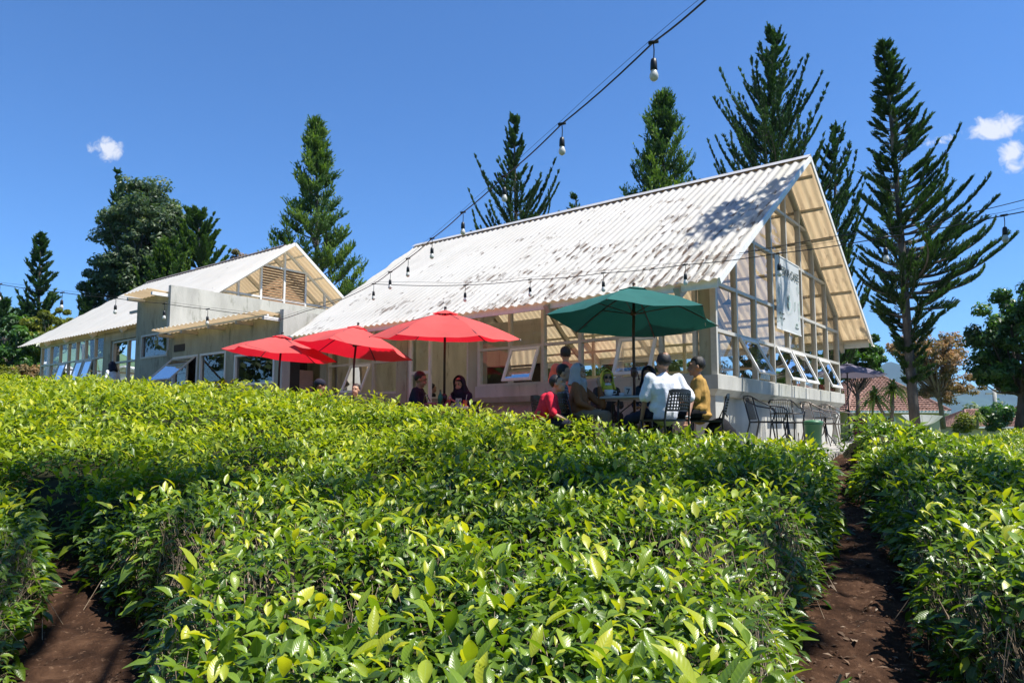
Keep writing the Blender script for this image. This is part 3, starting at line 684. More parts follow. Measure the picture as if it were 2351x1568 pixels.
# ================================================================== parasols, tables, chairs, small things
def px_at(px, Yd): return (px-CX)/FPX*Yd
def parasol(px, Yd, apex_py, R, tips_z, rot, slope, cloth, pole, label, group=None, nrib=6, crank_z=.85, tag_=False, base=True):
    """tips_z: mean height of the rim; slope (sx, sy): tilt of the rim plane"""
    x, y = (px-CX)/FPX*Yd, Yd; za = at(px, apex_py, Yd).z
    root = empty('parasol', (x, y, FL), 0, label, 'parasol', group); c = Vector((x, y, 0))
    nrm = Vector((-slope[0], -slope[1], 1)).normalized(); hub = Vector((x, y, tips_z)); H = za-tips_z; top = hub+nrm*H
    ex = Vector((1, 0, slope[0])).normalized(); ey = nrm.cross(ex)
    tips = [hub+(ex*cos(rot+2*pi*k/nrib)+ey*sin(rot+2*pi*k/nrib))*R for k in range(nrib)]
    mb = MB(); NS, NT = 8, 9; vs = []; fs = []
    vent = .17
    for k in range(nrib):
        a, b = tips[k], tips[(k+1) % nrib]; base_ = len(vs)
        for i in range(NT):
            t = vent*.8+(1-vent*.8)*i/(NT-1)
            for j in range(NS+1):
                s = j/NS; e = a.lerp(b, s); p = top.lerp(e, t)
                bow = sin(pi*s); chord = sin(pi*t)
                p = p+nrm*(.10*R*chord*.35)                       # slight dome along the ribs
                p = p-nrm*(bow*t*R*.030)                          # cloth sags between the ribs
                p = p-(e-hub).normalized()*(bow*(t**3)*R*.045)    # scalloped hem
                p = p+nrm*(.020*mnoise.noise(p*3.1)+.006*mnoise.noise(p*11)); vs.append(p)
        for i in range(NT-1):
            for j in range(NS): q = base_+i*(NS+1)+j; fs.append((q, q+1, q+NS+2, q+NS+1))
    mb.add(vs, fs); cn = mb.build('canopy', M[cloth], root, True)
    mb = MB(); vs = [top+nrm*.035]; fs = []; nk = nrib*4          # wind vent cap
    for k in range(nk):
        a = rot+2*pi*k/nk; rr = R*vent*(1.0 if k % 4 == 0 else (.96 if k % 4 == 2 else .98)); p = hub+(ex*cos(a)+ey*sin(a))*rr
        t = rr/R; vs.append(hub+(ex*cos(a)+ey*sin(a))*rr+nrm*(H*(1-t)+.10*R*sin(pi*t)*.35+.028-(.015 if k % 4 else 0)))
    fs = [(0, 1+k, 1+(k+1) % nk) for k in range(nk)]; mb.add(vs, fs); mb.build('vent_cap', M[cloth], cn, True)
    for k in range(nrib):
        mb = MB(); pts = []
        for i in range(7):
            t = .05+.95*i/6; pts.append(top.lerp(tips[k], t)+nrm*(.10*R*sin(pi*t)*.35-.012))
        mb.tube(pts, .009, 5); m = pts[3]; mb.tube([hub+nrm*(H*.18), m], .007, 5); mb.build('rib', M[pole], root)
    mb = MB(); lean = nrm; foot = Vector((x, y, FL)); mid = Vector((x, y, tips_z-.28))
    mb.tube([foot, mid, top+nrm*.05], .021, 10); mb.build('pole', M[pole], root, True)
    mb = MB(); mb.lathe([(.0, 0), (.04, .0), (.045, .03), (.03, .07), (.0, .09)], hub+nrm*(H*.14), 10); mb.ball(top+nrm*.07, .025); mb.build('hub', M[pole], root, True)
    mb = MB(); mb.lathe([(.028, -.07), (.045, -.05), (.048, .04), (.03, .07)], (x, y, FL+crank_z), 12); mb.tube([(x, y-.04, FL+crank_z), (x+.03, y-.10, FL+crank_z), (x+.05, y-.10, FL+crank_z-.09)], .008, 6); mb.ball((x+.05, y-.10, FL+crank_z-.1), .016, 6, 5)
    mb.build('crank_box', M[pole], root, True)
    mb = MB(); mb.lathe([(.24, 0), (.25, .03), (.2, .06), (.04, .08), (.035, .28)], (x, y, FL), 18); mb.build('base', M['black'], root, True)
    if tag_:
        mb = MB(); p = tips[5].lerp(tips[0], .72) if False else tips[0].lerp(hub+nrm*H*.0, .16)+nrm*.035; d1 = (tips[0]-tips[5]).normalized(); mb.add([p, p+d1*.07, p+d1*.07+Vector((0, .005, -.045)), p+Vector((0, .005, -.045))], [(0, 1, 2, 3)]); mb.build('care_tag', M['white_trim'], cn)
    return root
PR = 'red parasols over the patio tables'
parasol(1456.5, 10.0, 662, 1.24, 1.55, radians(5), (-.045, -.065), 'green_cloth', 'pole_brown', 'dark green parasol tilted over the round table of guests', tag_=True, crank_z=1.13)
parasol(1020, 11.8, 717, 1.26, 1.53, radians(0), (-.02, .09), 'red_cloth', 'pole', 'red parasol nearest to the green one, over table ten', PR)
parasol(811, 14.0, 750, 1.18, 1.57, radians(20), (-.12, -.055), 'red_cloth', 'pole', 'middle red parasol with its underside turned to the viewer', PR, crank_z=.75)
parasol(639, 14.3, 772, 1.14, 1.50, radians(8), (-.10, -.015), 'red_cloth', 'pole', 'red parasol in front of the concrete kitchen wing windows', PR, crank_z=.65)
parasol(1947, 21.5, 837, 1.12, 1.66, radians(15), (-.03, .0), 'grey_cloth', 'pole', 'greyish purple parasol standing behind the glass gable')
# ---- tables
def pedestal_table(x, y, top, r, label, mt='table', group=None, legs=True, sq=False, thick=.035):
    root = empty('round_table' if not sq else 'square_table', (x, y, FL), 0, label, 'table', group); mb = MB()
    if sq: mb.box((x-r, y-r*.8, top-thick), (x+r, y+r*.8, top))
    else: mb.lathe([(r-.015, top-thick), (r, top-thick+.006), (r, top-.006), (r-.012, top)], (x, y, 0), 48)
    mb.build('tabletop', M[mt], root, not sq and False)
    for k in range(4):
        a = pi/4+k*pi/2; mb = MB()
        if sq: mb.bar((x+cos(a)*r*1.1, y+sin(a)*r*.95, FL), (x+cos(a)*r*1.1, y+sin(a)*r*.95, top-thick), .04, .04)
        else: mb.tube([(x+cos(a)*r*.72, y+sin(a)*r*.72, FL), (x+cos(a)*r*.62, y+sin(a)*r*.62, top-thick-.01)], .016, 7)
        mb.build('leg', M['black'] if not sq else M[mt], root)
    if not sq:
        mb = MB(); mb.tube([(x-r*.62, y-.1, top-.34), (x+.0, y, top-thick-.02)], .008, 6); mb.tube([(x+r*.62, y-.1, top-.34), (x+.0, y, top-thick-.02)], .008, 6); mb.build('brace', M['black'], root)
    return root
TT = at(1456, 912.5, 10).z
pedestal_table(1.71, 10.0, TT, .60, 'round grey table under the green parasol')
T2 = at(1000, 934, 11.7).z
pedestal_table((1010-CX)/FPX*11.6, 11.7, T2, .46, 'pale square table under the nearest red parasol', 'wood_top', sq=True)
pedestal_table((775-CX)/FPX*13.0, 13.0, T2-.02, .42, 'small pale square table between two red parasols, behind the hedge', 'wood_top', sq=True)
# ---- things on the tables
def cup(x, y, z, label, group, s=1.0, sc=True):
    root = empty('cup', (x, y, z), 0, label, 'cup', group); mb = MB(); mb.lathe([(.026*s, .012), (.045*s, .03), (.052*s, .075*s), (.048*s, .075*s), (.03*s, .02)], (x, y, z), 14); mb.build('bowl', M['white'], root, True)
    mb = MB(); mb.tube([(x+.048*s, y, z+.065*s), (x+.085*s, y, z+.06*s), (x+.08*s, y, z+.035*s), (x+.042*s, y, z+.03*s)], .006, 6); mb.build('handle', M['white'], root, True)
    if sc:
        mb = MB(); mb.lathe([(.03, 0), (.08, .008), (.088, .014), (.06, .010)], (x, y, z), 18); mb.build('saucer', M['white'], root, True)
cup(px_at(1398, 9.75), 9.75, TT, 'white cup and saucer at the left of the round table', 'white cups on the round table', 1.25)
cup(px_at(1484, 9.85), 9.85, TT, 'white cup right of the brown parasol pole', 'white cups on the round table', 1.3)
def number_stand(px, Yd, z, txt, label):
    x = (px-CX)/FPX*Yd; root = empty('table_number', (x, Yd, z), 0, label, 'table number'); mb = MB(); w, h = .095, .125
    mb.add([(x-w/2, Yd-.02, z), (x+w/2, Yd-.02, z), (x+w/2, Yd, z+h), (x-w/2, Yd, z+h), (x-w/2, Yd+.02, z), (x+w/2, Yd+.02, z)], [(0, 1, 2, 3), (3, 2, 5, 4), (0, 3, 4), (1, 5, 2), (0, 4, 5, 1)]); mb.build('card', M['c_cream'], root)
    text_mesh('number', txt, .10, (x, Yd-.012-.004, z+.03), (radians(81), 0, 0), M['black'], root)
def text_mesh(name, txt, size, loc, rot, mt, parent, mat4=None, align='CENTER', ext=.001, sx=1.0):
    cu = bpy.data.curves.new(name, 'FONT'); cu.body = txt; cu.size = size; cu.align_x = align; cu.extrude = ext; cu.resolution_u = 3; cu.offset = size*.022
    to = bpy.data.objects.new(name+'_tmp', cu); COL.objects.link(to); bpy.context.view_layer.update()
    me = bpy.data.meshes.new_from_object(to.evaluated_get(bpy.context.evaluated_depsgraph_get())); bpy.data.objects.remove(to)
    Mx = mat4 if mat4 is not None else Matrix.Translation(Vector(loc)) @ Euler(rot).to_matrix().to_4x4()
    Mx = Mx @ Matrix.Diagonal((sx, 1, 1, 1))
    me.transform(Matrix.Translation(-origin_of(parent)) @ Mx); me.materials.clear(); me.materials.append(mt)
    o = bpy.data.objects.new(name, me); COL.objects.link(o); o.parent = parent; return o
number_stand(1442, 9.62, TT, '7', 'pale card with the number 7 on the round table')
number_stand(1053, 11.35, T2, '10', 'pale card with the number 10 on the square table')
def bottle(px, Yd, z, mt, label, h=.22, r=.033):
    x = (px-CX)/FPX*Yd; mb = MB(); mb.lathe([(r, 0), (r, h*.6), (r*.4, h*.8), (r*.38, h), (0, h)], (x, Yd, z), 12); o = mb.build('bottle', M[mt], None, True); tag(o, label, 'bottle')
M['green_glass'] = mat('green_bottle_glass', (.03, .16, .08), .15, .1, 5)
M['juice'] = mat('orange_juice', (.55, .14, .03), .2, .1, 5); M['tea_drink'] = mat('red_tea', (.35, .06, .03), .2, .1, 5)
bottle(1011, 11.5, T2, 'green_glass', 'green glass bottle beside the parasol pole on the square table', .27, .04)
def tumbler(px, Yd, z, mt, label):
    x = (px-CX)/FPX*Yd; root = empty('drinking_glass', (x, Yd, z), 0, label, 'drink', 'drinks on the square table'); mb = MB(); mb.lathe([(.028, 0), (.036, .10), (.034, .10), (.0, .09)], (x, Yd, z), 12); mb.build('drink', M[mt], root, True)
    mb = MB(); mb.tube([(x, Yd, z+.03), (x+.03, Yd-.01, z+.19)], .004, 5); mb.build('straw', M['white'], root)
tumbler(1030, 11.45, T2, 'tea_drink', 'glass of red tea left of the number ten card'); tumbler(1068, 11.5, T2, 'juice', 'glass of orange juice in front of the woman in navy')
mb = MB(); mb.lathe([(.05, 0), (.055, .05), (.05, .055)], (1.52, 9.8, TT), 14); tag(mb.build('sugar_pot', M['white'], None, True), 'small white pot behind the number 7 card', 'pot')
mb = MB(); mb.box((1.50, 9.55, TT), (1.86, 9.75, TT+.012)); tag(mb.build('serving_tray', M['black'], None), 'flat black tray lying at the middle of the round table', 'tray')
# ---- chairs
def cafe_chair():
    """black chair with a perforated curved back, facing +Y, origin on the floor"""
    root = empty('cafe_chair', (0, 0, 0), 0); mb = MB()
    mb.box((-.21, -.20, .43), (.21, .21, .455)); mb.build('seat', M['black'], root, local=True)
    for sx in (-1, 1):
        mb = MB(); mb.tube([(sx*.20, -.25, 0), (sx*.20, -.21, .42), (sx*.19, -.23, .58), (sx*.165, -.27, .775)], .013, 7); mb.build('leg', M['black'], root, True, True)
        mb = MB(); mb.tube([(sx*.20, .22, 0), (sx*.20, .19, .43)], .013, 7); mb.build('leg', M['black'], root, True, True)
    mb = MB(); ncol, nrow = 9, 6; z0, z1 = .56, .79
    def bp(s, t): a = (s-.5)*2; return Vector((a*.178, -.225-.05*t-(1-a*a)*.035, z0+(z1-z0)*t-(abs(a)**6)*.02*t))
    for i in range(ncol+1):
        s = .0+i/ncol; w = .019
        for j in range(6): t0, t1 = j/6, (j+1)/6; a, b = bp(s, t0), bp(s, t1); mb.bar(a, b, w, .006, (0, 1, 0))
    for j in range(nrow+1):
        t = j/nrow; wz = .026 if j in (0,) else (.05 if j == nrow else .018)
        for i in range(10): a, b = bp(i/10, t), bp((i+1)/10, t); mb.bar(a, b, .007, wz)
    mb.build('backrest', M['black'], root, local=True)
    return root
CH = 'black perforated cafe chairs at the round table'
cproto = cafe_chair()
def place_chair(x, y, rz, label, first=[True]):
    o = cproto if first[0] else copy_tree(cproto); first[0] = False
    o.location = (x, y, FL); o.rotation_euler = (0, 0, rz); tag(o, label, 'chair', CH); return o
# ---- metal armchairs by the gable
def arm_chair(mt):
    root = empty('patio_armchair', (0, 0, 0), 0); mb = MB()
    for i in range(9): x = -.2+.05*i; mb.box((x-.017, -.2, .425), (x+.017, .22, .437))
    mb.build('seat', M[mt], root, local=True)
    for sx in (-1, 1):
        mb = MB(); mb.tube([(sx*.24, .27, 0), (sx*.235, .20, .42), (sx*.25, .27, .60), (sx*.26, .20, .66), (sx*.25, -.05, .70), (sx*.235, -.26, .80), (sx*.19, -.31, .84)], .013, 7); mb.build('arm', M[mt], root, True, True)
        mb = MB(); mb.tube([(sx*.23, -.30, 0), (sx*.21, -.20, .42), (sx*.20, -.30, .84)], .013, 7); mb.build('leg', M[mt], root, True, True)
    mb = MB(); mb.tube([(-.22, -.2, .42), (-.22, .2, .42), (.22, .2, .42), (.22, -.2, .42), (-.22, -.2, .42)], .012, 6); mb.tube([(-.2, -.30, .84), (-.1, -.33, .86), (.1, -.33, .86), (.2, -.30, .84)], .013, 6)
    for i in range(8): x = -.14+.04*i; mb.bar((x, -.215, .46), (x, -.31, .84), .014, .006, (0, 1, 0))
    mb.build('backrest', M[mt], root, True, True); return root
AC = 'metal armchairs beside the glass gable'
for px, Yd, rz, mt, lab in ((1757, 12.2, -88, 'black', 'black metal armchair at the left of the small table'), (1803, 13.2, 176, 'black', 'black metal armchair with slatted back behind the small table'),
                            (1880, 14.8, -85, 'bronze', 'brown metal armchair just right of the green bin'), (1918, 16.2, -80, 'bronze', 'brown metal armchair farthest along the wall')):
    o = arm_chair(mt); o.location = ((px-CX)/FPX*Yd, Yd, FL+.04); o.rotation_euler = (0, 0, radians(rz)); o.scale = (1.0, 1.0, 1.0); tag(o, lab, 'chair', AC)
def bistro(px, Yd, z, r, label):
    x = (px-CX)/FPX*Yd; root = empty('bistro_table', (x, Yd, FL), 0, label, 'table'); mb = MB(); mb.lathe([(r, z-.02), (r+.006, z-.01), (r, z)], (x, Yd, 0), 28); mb.build('tabletop', M['black'], root)
    mb = MB(); mb.tube([(x, Yd, FL+.1), (x, Yd, z)], .015, 8)
    for k in range(3): a = k*2.1+.4; mb.tube([(x, Yd, z-.12), (x+.05*cos(a), Yd+.05*sin(a), FL+.25), (x+.24*cos(a), Yd+.24*sin(a), FL+.06), (x+.27*cos(a), Yd+.27*sin(a), FL)], .011, 6)
    mb.build('pedestal', M['black'], root, True)
bistro(1806, 12.5, at(1806, 948, 12.5).z, .27, 'small round black table between the two black armchairs'); bistro(1893, 14.8, .27, .25, 'small round table between the brown armchairs')
x, y = (1864-CX)/FPX*13.6, 13.6; root = empty('litter_bin', (x, y, FL), 0, 'green plastic litter bin against the plinth', 'bin'); mb = MB(); mb.lathe([(.13, 0), (.165, .42), (.175, .42), (.175, .45), (.15, .45)], (x, y, FL), 20); mb.build('bucket', M['bin'], root, True)
mb = MB(); mb.lathe([(.18, .45), (.185, .48), (.12, .51), (.0, .52)], (x, y, FL), 20); mb.build('lid', M['bin'], root, True)
def bag(x, y, s, label, mt='c_black'):
    mb = MB(); mb.ball((x, y, FL+.19*s), (.17*s, .13*s, .21*s), 14, 10)
    for i, v in enumerate(mb.v): n = mnoise.noise((v[0]*7, v[1]*7, v[2]*7))*.03; mb.v[i] = (v[0]+n, v[1], max(FL, v[2]+n))
    root = empty('backpack', (x, y, FL), 0, label, 'bag'); mb.build('bag_body', M[mt], root, True); mb = MB(); mb.tube([(x-.06, y-.14*s, FL+.38*s), (x-.02, y-.17*s, FL+.47*s), (x+.05, y-.15*s, FL+.40*s)], .01, 6); mb.build('strap', M[mt], root, True)
bag(2.82, 9.75, 1.25, 'black backpack on the floor right of the man in mustard'); bag(1.05, 9.15, 1.0, 'dark backpack leaning below the round table', 'c_brown'); bag(-1.30, 11.25, 1.9, 'dark patterned bag in front of the man in dark shirt', 'c_batik')
# ---- banner on the gable
TB_ = lambda u, v, w: T(u, v-.12, w)
ban = empty('cafe_banner', TB_(-.07, 3.83, 2.7), 0, 'white hanging banner reading ETEKA CAFE on the glass gable', 'banner')
b0, b1, z0, z1 = 3.07, 4.60, 1.98, 3.45
mb = MB(TB_); vs = []; nu_, nz_ = 12, 12
for j in range(nz_+1):
    for i in range(nu_+1): a = i/nu_; b = j/nz_; vs.append((-.075-.012*sin(a*9+b*3)*(1-b), b0+(b1-b0)*a, z0+(z1-z0)*b))
nn = len(vs); vs += [(p[0]+.004, p[1], p[2]) for p in vs]
fs = [(j*(nu_+1)+i, j*(nu_+1)+i+1, (j+1)*(nu_+1)+i+1, (j+1)*(nu_+1)+i) for j in range(nz_) for i in range(nu_)]; fs += [tuple(q+nn for q in f[::-1]) for f in fs]
mb.add(vs, fs); mb.build('sheet', M['banner'], ban, True)
for z in (z0, z1):
    mb = MB(TB_); mb.bar((-.075, b0-.02, z), (-.075, b1+.02, z), .02, .02); mb.build('rod', M['white_trim'], ban)
xax = Vector(GD); nax = Vector(-LD); yax = Vector((0, 0, 1)) # text faces outward (-u)
def banM(v, z, u=-.093): 
    m = Matrix((( -0+xax.x, 0, nax.x, 0), (xax.y, 0, nax.y, 0), (0, 1, 0, 0), (0, 0, 0, 1))); return Matrix.Translation(Vector(TB_(u, v, z))) @ m
text_mesh('lettering', 'ETEKA CAFE', .23, None, None, M['banner_ink'], ban, banM(3.88, 3.10), sx=1.0)
mb = MB(TB_)
def ring(cy, cz, r, w, dots=0, n=40):
    if dots:
        for k in range(dots): a = 2*pi*k/dots; yv, zv = cy+r*cos(a), cz+r*sin(a); mb.box((-.094, yv-w, zv-w), (-.0915, yv+w, zv+w))
    else:
        for k in range(n):
            a, b = 2*pi*k/n, 2*pi*(k+1)/n; mb.add([(-.093, cy+(r+s)*cos(t), cz+(r+s)*sin(t)) for t, s in ((a, -w), (b, -w), (b, w), (a, w))], [(0, 1, 2, 3)])
ring(3.84, 2.62, .24, .004, 0); ring(3.84, 2.62, .28, .004, 44)
def leafo(cy, cz, L, a, fill=False):
    pts = []
    for k in range(13):
        t = k/12; pts.append((t*L, sin(pi*t)*L*.26))
    for k in range(13): t = 1-k/12; pts.append((t*L, -sin(pi*t)*L*.26))
    P_ = [(-.093, cy+x_*cos(a)-y_*sin(a), cz+x_*sin(a)+y_*cos(a)) for x_, y_ in pts]
    if fill: mb.add(P_, [tuple(range(len(P_)))])
    else:
        for p, q in zip(P_, P_[1:]): mb.bar(p, q, .007, .003, (1, 0, 0))
        mb.bar(P_[0], P_[12], .006, .003, (1, 0, 0))
mb.build('emblem_ring', M['banner_grey'], ban); mb = MB(TB_)
leafo(3.84, 2.62, .14, 1.2, True); leafo(3.84, 2.62, .12, 1.95, True)
mb.add([(-.093, 3.84+x_, 2.62+z_) for x_, z_ in ((-.075, -.02), (.075, -.02), (.06, -.13), (.03, -.16), (-.03, -.16), (-.06, -.13))], [(0, 1, 2, 3, 4, 5)]); mb.build('emblem', M['banner_grey'], ban)
for cy, cz, L, a in ((3.15, 2.75, .22, .5), (3.12, 2.45, .3, 1.2), (3.1, 2.12, .34, .9), (3.35, 2.05, .25, 1.8), (4.5, 2.85, .2, 2.2), (4.52, 2.7, .22, -2.0), (4.45, 2.3, .24, 1.3), (4.2, 2.12, .2, .4), (4.2, 2.45, .2, 1.5)): mb = MB(TB_); leafo(cy, cz, L, a); mb.build('leaf_drawing', M['banner_grey'], ban)
for v_, z_, s_, tx in ((3.35, 2.28, .045, 'Open Everyday'), (3.38, 2.19, .045, '08.00 - 17.00'), (4.3, 2.16, .05, 'Menu'), (4.32, 2.09, .04, 'Breakfast')):
    mb = MB(TB_)
    for k in range(len(tx)): 
        if tx[k] != ' ': mb.box((-.0935, v_-len(tx)*s_*.25+k*s_*.5, z_), (-.0915, v_-len(tx)*s_*.25+k*s_*.5+s_*.36, z_+s_*random.uniform(.5, .8)))
    mb.build('small_print', M['banner_ink'], ban)
# ---- string lights
def cable_pts(P, n=10, sag=.0):
    pts = []
    for a, b in zip(P, P[1:]):
        for i in range(n): t = i/n; p = a.lerp(b, t); p.z -= sag*sin(pi*t)*(b-a).length; pts.append(p)
    pts.append(P[-1]); return pts
def light_string(P, bulbs, label, r=.006, wire2=True):
    root = empty('string_lights', tuple(P[0]), 0, label, 'string lights', 'strings of frosted bulbs'); mb = MB(); pts = cable_pts(P, 6, .012); mb.tube(pts, r, 6); mb.build('cable', M['rubber'], root, True)
    if wire2:
        mb = MB(); mb.tube(cable_pts([p+Vector((0, 0, .035)) for p in P], 5, -.006), .0022, 4); mb.build('support_wire', M['rubber'], root)
    for p in bulbs:
        x, y, z = p; s = random.uniform(.95, 1.05)
        mb = MB(); mb.tube([(x-.035, y, z-.005), (x+.035, y, z+.008)], .013, 6); mb.tube([(x, y, z), (x+.004, y, z-.06), (x, y, z-.135*s)], .0045, 5); c = (x, y, z-.135*s-.075)
        mb.lathe([(.008, .085), (.02, .075), (.024, .05), (.026, .0), (.022, -.005)], c, 12)
        b = mb.build('bulb', M['rubber'], root, True)
        g = MB(); g.lathe([(.018, 0), (.024, -.02), (.031, -.04), (.032, -.055), (.026, -.073), (.012, -.084), (0, -.086)], c, 14); off = origin_of(root); g.v = [tuple(Vector(v)-off) for v in g.v]; g.build('globe', M['bulb'], b, True, True)
A = [(1680, -55, 3.9), (1620, 0, 4.2), (1500, 98, 4.9), (1290, 285, 6.3), (1158, 405, 7.8), (1063, 488, 9.0), (992, 548, 10.2), (937, 594, 11.2), (896, 625, 12.0), (858, 652, 12.8)]
PA = [at(*a) for a in A]
light_string(PA, [PA[i] for i in range(2, 9)], 'string of frosted bulbs hanging high from the top edge down to the roof', .007)
B = [(-70, 640, 12.4), (0, 653, 12.5), (143, 672, 12.6), (266, 685, 12.8), (378, 697, 13.0), (477, 710, 13.2), (575, 722, 13.3), (640, 735, 13.3), (700, 715, 13.2), (780, 690, 13.0), (858, 652, 12.8), (1068, 655, 12.5), (1217, 642, 12.0), (1385, 627, 10.8), (1573, 608, 9.8), (1788, 582, 8.8), (2032, 545, 8.0), (2305, 495, 7.3), (2420, 470, 6.8)]
PB = [at(*b) for b in B]
light_string(PB, [PB[i] for i in (1, 2, 3, 4, 5, 10, 11, 12, 13, 14, 15, 16, 17)], 'long string of frosted bulbs crossing in front of the cafe')
mb = MB(); mb.tube(cable_pts([at(1573, 600, 11.5), at(1900, 545, 10), at(2180, 500, 8.5), at(2460, 430, 7.2)], 8, .008), .005, 5); tag(mb.build('overhead_wire', M['rubber']), 'plain black wire above the string lights at the right', 'wire')
# ================================================================== people
TMP = bpy.data.scenes.new('scratch')
def remeshed(mb, name, mt, parent, vox, smooth_it=4, disp=0., dfreq=9., seed=0):
    me = bpy.data.meshes.new('t'); me.from_pydata([tuple(v) for v in mb.v], [], mb.f)
    o = bpy.data.objects.new('t', me); TMP.collection.objects.link(o)
    r = o.modifiers.new('r', 'REMESH'); r.mode = 'VOXEL'; r.voxel_size = vox
    if smooth_it: s = o.modifiers.new('s', 'SMOOTH'); s.factor = .5; s.iterations = smooth_it
    TMP.view_layers[0].update(); m2 = bpy.data.meshes.new_from_object(o.evaluated_get(TMP.view_layers[0].depsgraph))
    bpy.data.objects.remove(o); m2.name = name
    if disp:
        nrm_ = [v.normal.copy() for v in m2.vertices]; co_ = [v.co.copy() for v in m2.vertices]
        for v, p, q in zip(m2.vertices, co_, nrm_):
            n = mnoise.noise((p.x*dfreq+seed, p.y*dfreq, p.z*dfreq*.6))+.5*mnoise.noise((p.x*dfreq*2.3, p.y*dfreq*2.3+seed, p.z*dfreq*1.2))
            v.co = p+q*n*disp
    m2.polygons.foreach_set('use_smooth', [True]*len(m2.polygons)); m2.materials.clear(); m2.materials.append(mt)
    ob = bpy.data.objects.new(name, m2); COL.objects.link(ob); ob.parent = parent; return ob
def cap(mb, a, b, ra, rb, n=10):
    a, b = Vector(a), Vector(b); d = b-a; L = d.length
    if L < 1e-4: mb.ball(a, ra, n, 8); return
    d.normalize(); pts = []; rs = []
    for k in range(4): t = -pi/2+k*pi/8; pts.append(a+d*ra*sin(t)*1.0); rs.append(max(ra*cos(t), .001))
    pts.append(a); rs.append(ra); pts.append(b); rs.append(rb)
    for k in range(1, 5): t = k*pi/8; pts.append(b+d*rb*sin(t)); rs.append(max(rb*cos(t), .001))
    mb.tube(pts, rs, n)
def person(x, y, rz, label, top='c_white', bottom='c_black', skin='skin', head='hair', seated=True, s=1.0, lean=0.06, side=0., yaw=0., nod=0., sleeve=.45,
           hands=None, elbows=None, scarf=None, glasses=False, cap_=False, z0=None, seat=.46, mask=False, bald=False, knees=None, long_top=False, sleeve_mat=None, watch=False, shades=False, girth=1.0, group='guests and staff of the cafe'):
    z0 = FL if z0 is None else z0
    root = empty('person', (x, y, z0), rz, label, 'person', group)
    V3 = Vector; hip = V3((0, 0, (seat+.09*s) if seated else .93*s))
    up = V3((side, sin(lean), cos(lean))).normalized(); rt = V3((1, 0, -side)).normalized(); fw = rt.cross(up)*-1
    fw = up.cross(rt)
    chest = hip+up*.30*s; neck = hip+up*.50*s; sh = [neck-up*.06*s+rt*sx*.175*s*girth for sx in (-1, 1)]
    hd = neck+up*.140*s+V3((0, .025*s, 0)); 
    Rh = Euler((-nod, 0, yaw)).to_matrix()
    if elbows is None: elbows = [None, None]
    if hands is None: hands = [None, None]
    el = []; ha = []
    for i, sx in enumerate((-1, 1)):
        e = V3(elbows[i]) if elbows[i] else (sh[i]+V3((sx*.06*s, .06*s, -.27*s)) if seated else sh[i]+V3((sx*.05, -.02, -.29*s)))
        h = V3(hands[i]) if hands[i] else (V3((sx*.10*s, .30*s, hip.z+.12*s)) if seated else e+V3((sx*-.01, .06, -.25*s)))
        el.append(e); ha.append(h)
    if seated:
        kn = [V3(k) for k in knees] if knees else [hip+V3((sx*.13*s, .42*s, -.01)) for sx in (-1, 1)]
        an_ = [V3((kn[i].x+sx*.01, kn[i].y+.03, .09)) for i, sx in enumerate((-1, 1))]
    else:
        kn = [hip+V3((sx*.10*s, .02, -.42*s)) for sx in (-1, 1)]; an_ = [V3((sx*.11*s, -.02, .09)) for sx in (-1, 1)]
    # ---- continuous body
    b = MB()
    b.ball(hip+up*.02, (.155*s, .115*s, .12*s)); b.ball(chest, (.155*s*girth, .105*s, .19*s)); b.ball(neck-up*.10*s, (.165*s, .095*s, .09*s)); cap(b, hip, chest, .125*s, .13*s)
    cap(b, neck-up*.06*s, hd-up*.03*s, .058*s, .052*s)
    H = MB()   # head in local frame, +Y is the face
    hs = 1.10*s
    H.ball((0, -.012, .03), (.074*hs, .092*hs, .098*hs), 16, 12); H.ball((0, .022, -.045), (.056*hs, .062*hs, .062*hs), 12, 10); H.ball((0, .068*hs, -.088*hs), (.022*hs, .018*hs, .018*hs)); cap(H, (0, .078*hs, .022*hs), (0, .100*hs, -.020*hs), .010*hs, .015*hs)
    for sx in (-1, 1):
        H.ball((sx*.077*hs, -.005, -.002), (.010*hs, .020*hs, .031*hs)); H.ball((sx*.032*hs, .070*hs, -.030*hs), (.022*hs, .018*hs, .02*hs)); H.ball((sx*.030*hs, .074*hs, .040*hs), (.026*hs, .014*hs, .010*hs))
    cap(H, (-.018*hs, .083*hs, -.052*hs), (.018*hs, .083*hs, -.052*hs), .010*hs, .010*hs)
    b.add([hd+Rh @ V3(v) for v in H.v], H.f)
    for i, sx in enumerate((-1, 1)):
        cap(b, sh[i], el[i], .046*s, .038*s); d = (ha[i]-el[i]).normalized(); wr = ha[i]-d*.05*s; cap(b, el[i], wr, .038*s, .025*s)
        # hand : palm, four curled fingers, thumb
        x_ = d.cross(V3((0, 0, 1))); x_ = x_.normalized() if x_.length > .05 else V3((1, 0, 0)); n_ = x_.cross(d).normalized()*-1
        cap(b, wr+d*.02*s-x_*.018*s, wr+d*.075*s-x_*.020*s, .017*s, .015*s, 8); cap(b, wr+d*.02*s+x_*.018*s, wr+d*.075*s+x_*.020*s, .017*s, .015*s, 8)
        for k in range(4):
            o_ = x_*(-.031+.0205*k)*s; p0 = wr+d*.085*s+o_; l_ = (.034, .040, .038, .029)[k]*s; p1 = p0+d*l_*.9-n_*l_*.35; p2 = p1+d*l_*.35-n_*l_*.75
            cap(b, p0, p1, .0092*s, .0085*s, 7); cap(b, p1, p2, .0085*s, .0075*s, 7)
        t0 = wr+d*.03*s-x_*.030*s*sx; t1 = t0+d*.035*s-x_*.024*s*sx-n_*.01*s; cap(b, t0, t1, .011*s, .0095*s, 7); cap(b, t1, t1+d*.026*s-n_*.008*s, .0095*s, .008*s, 7)
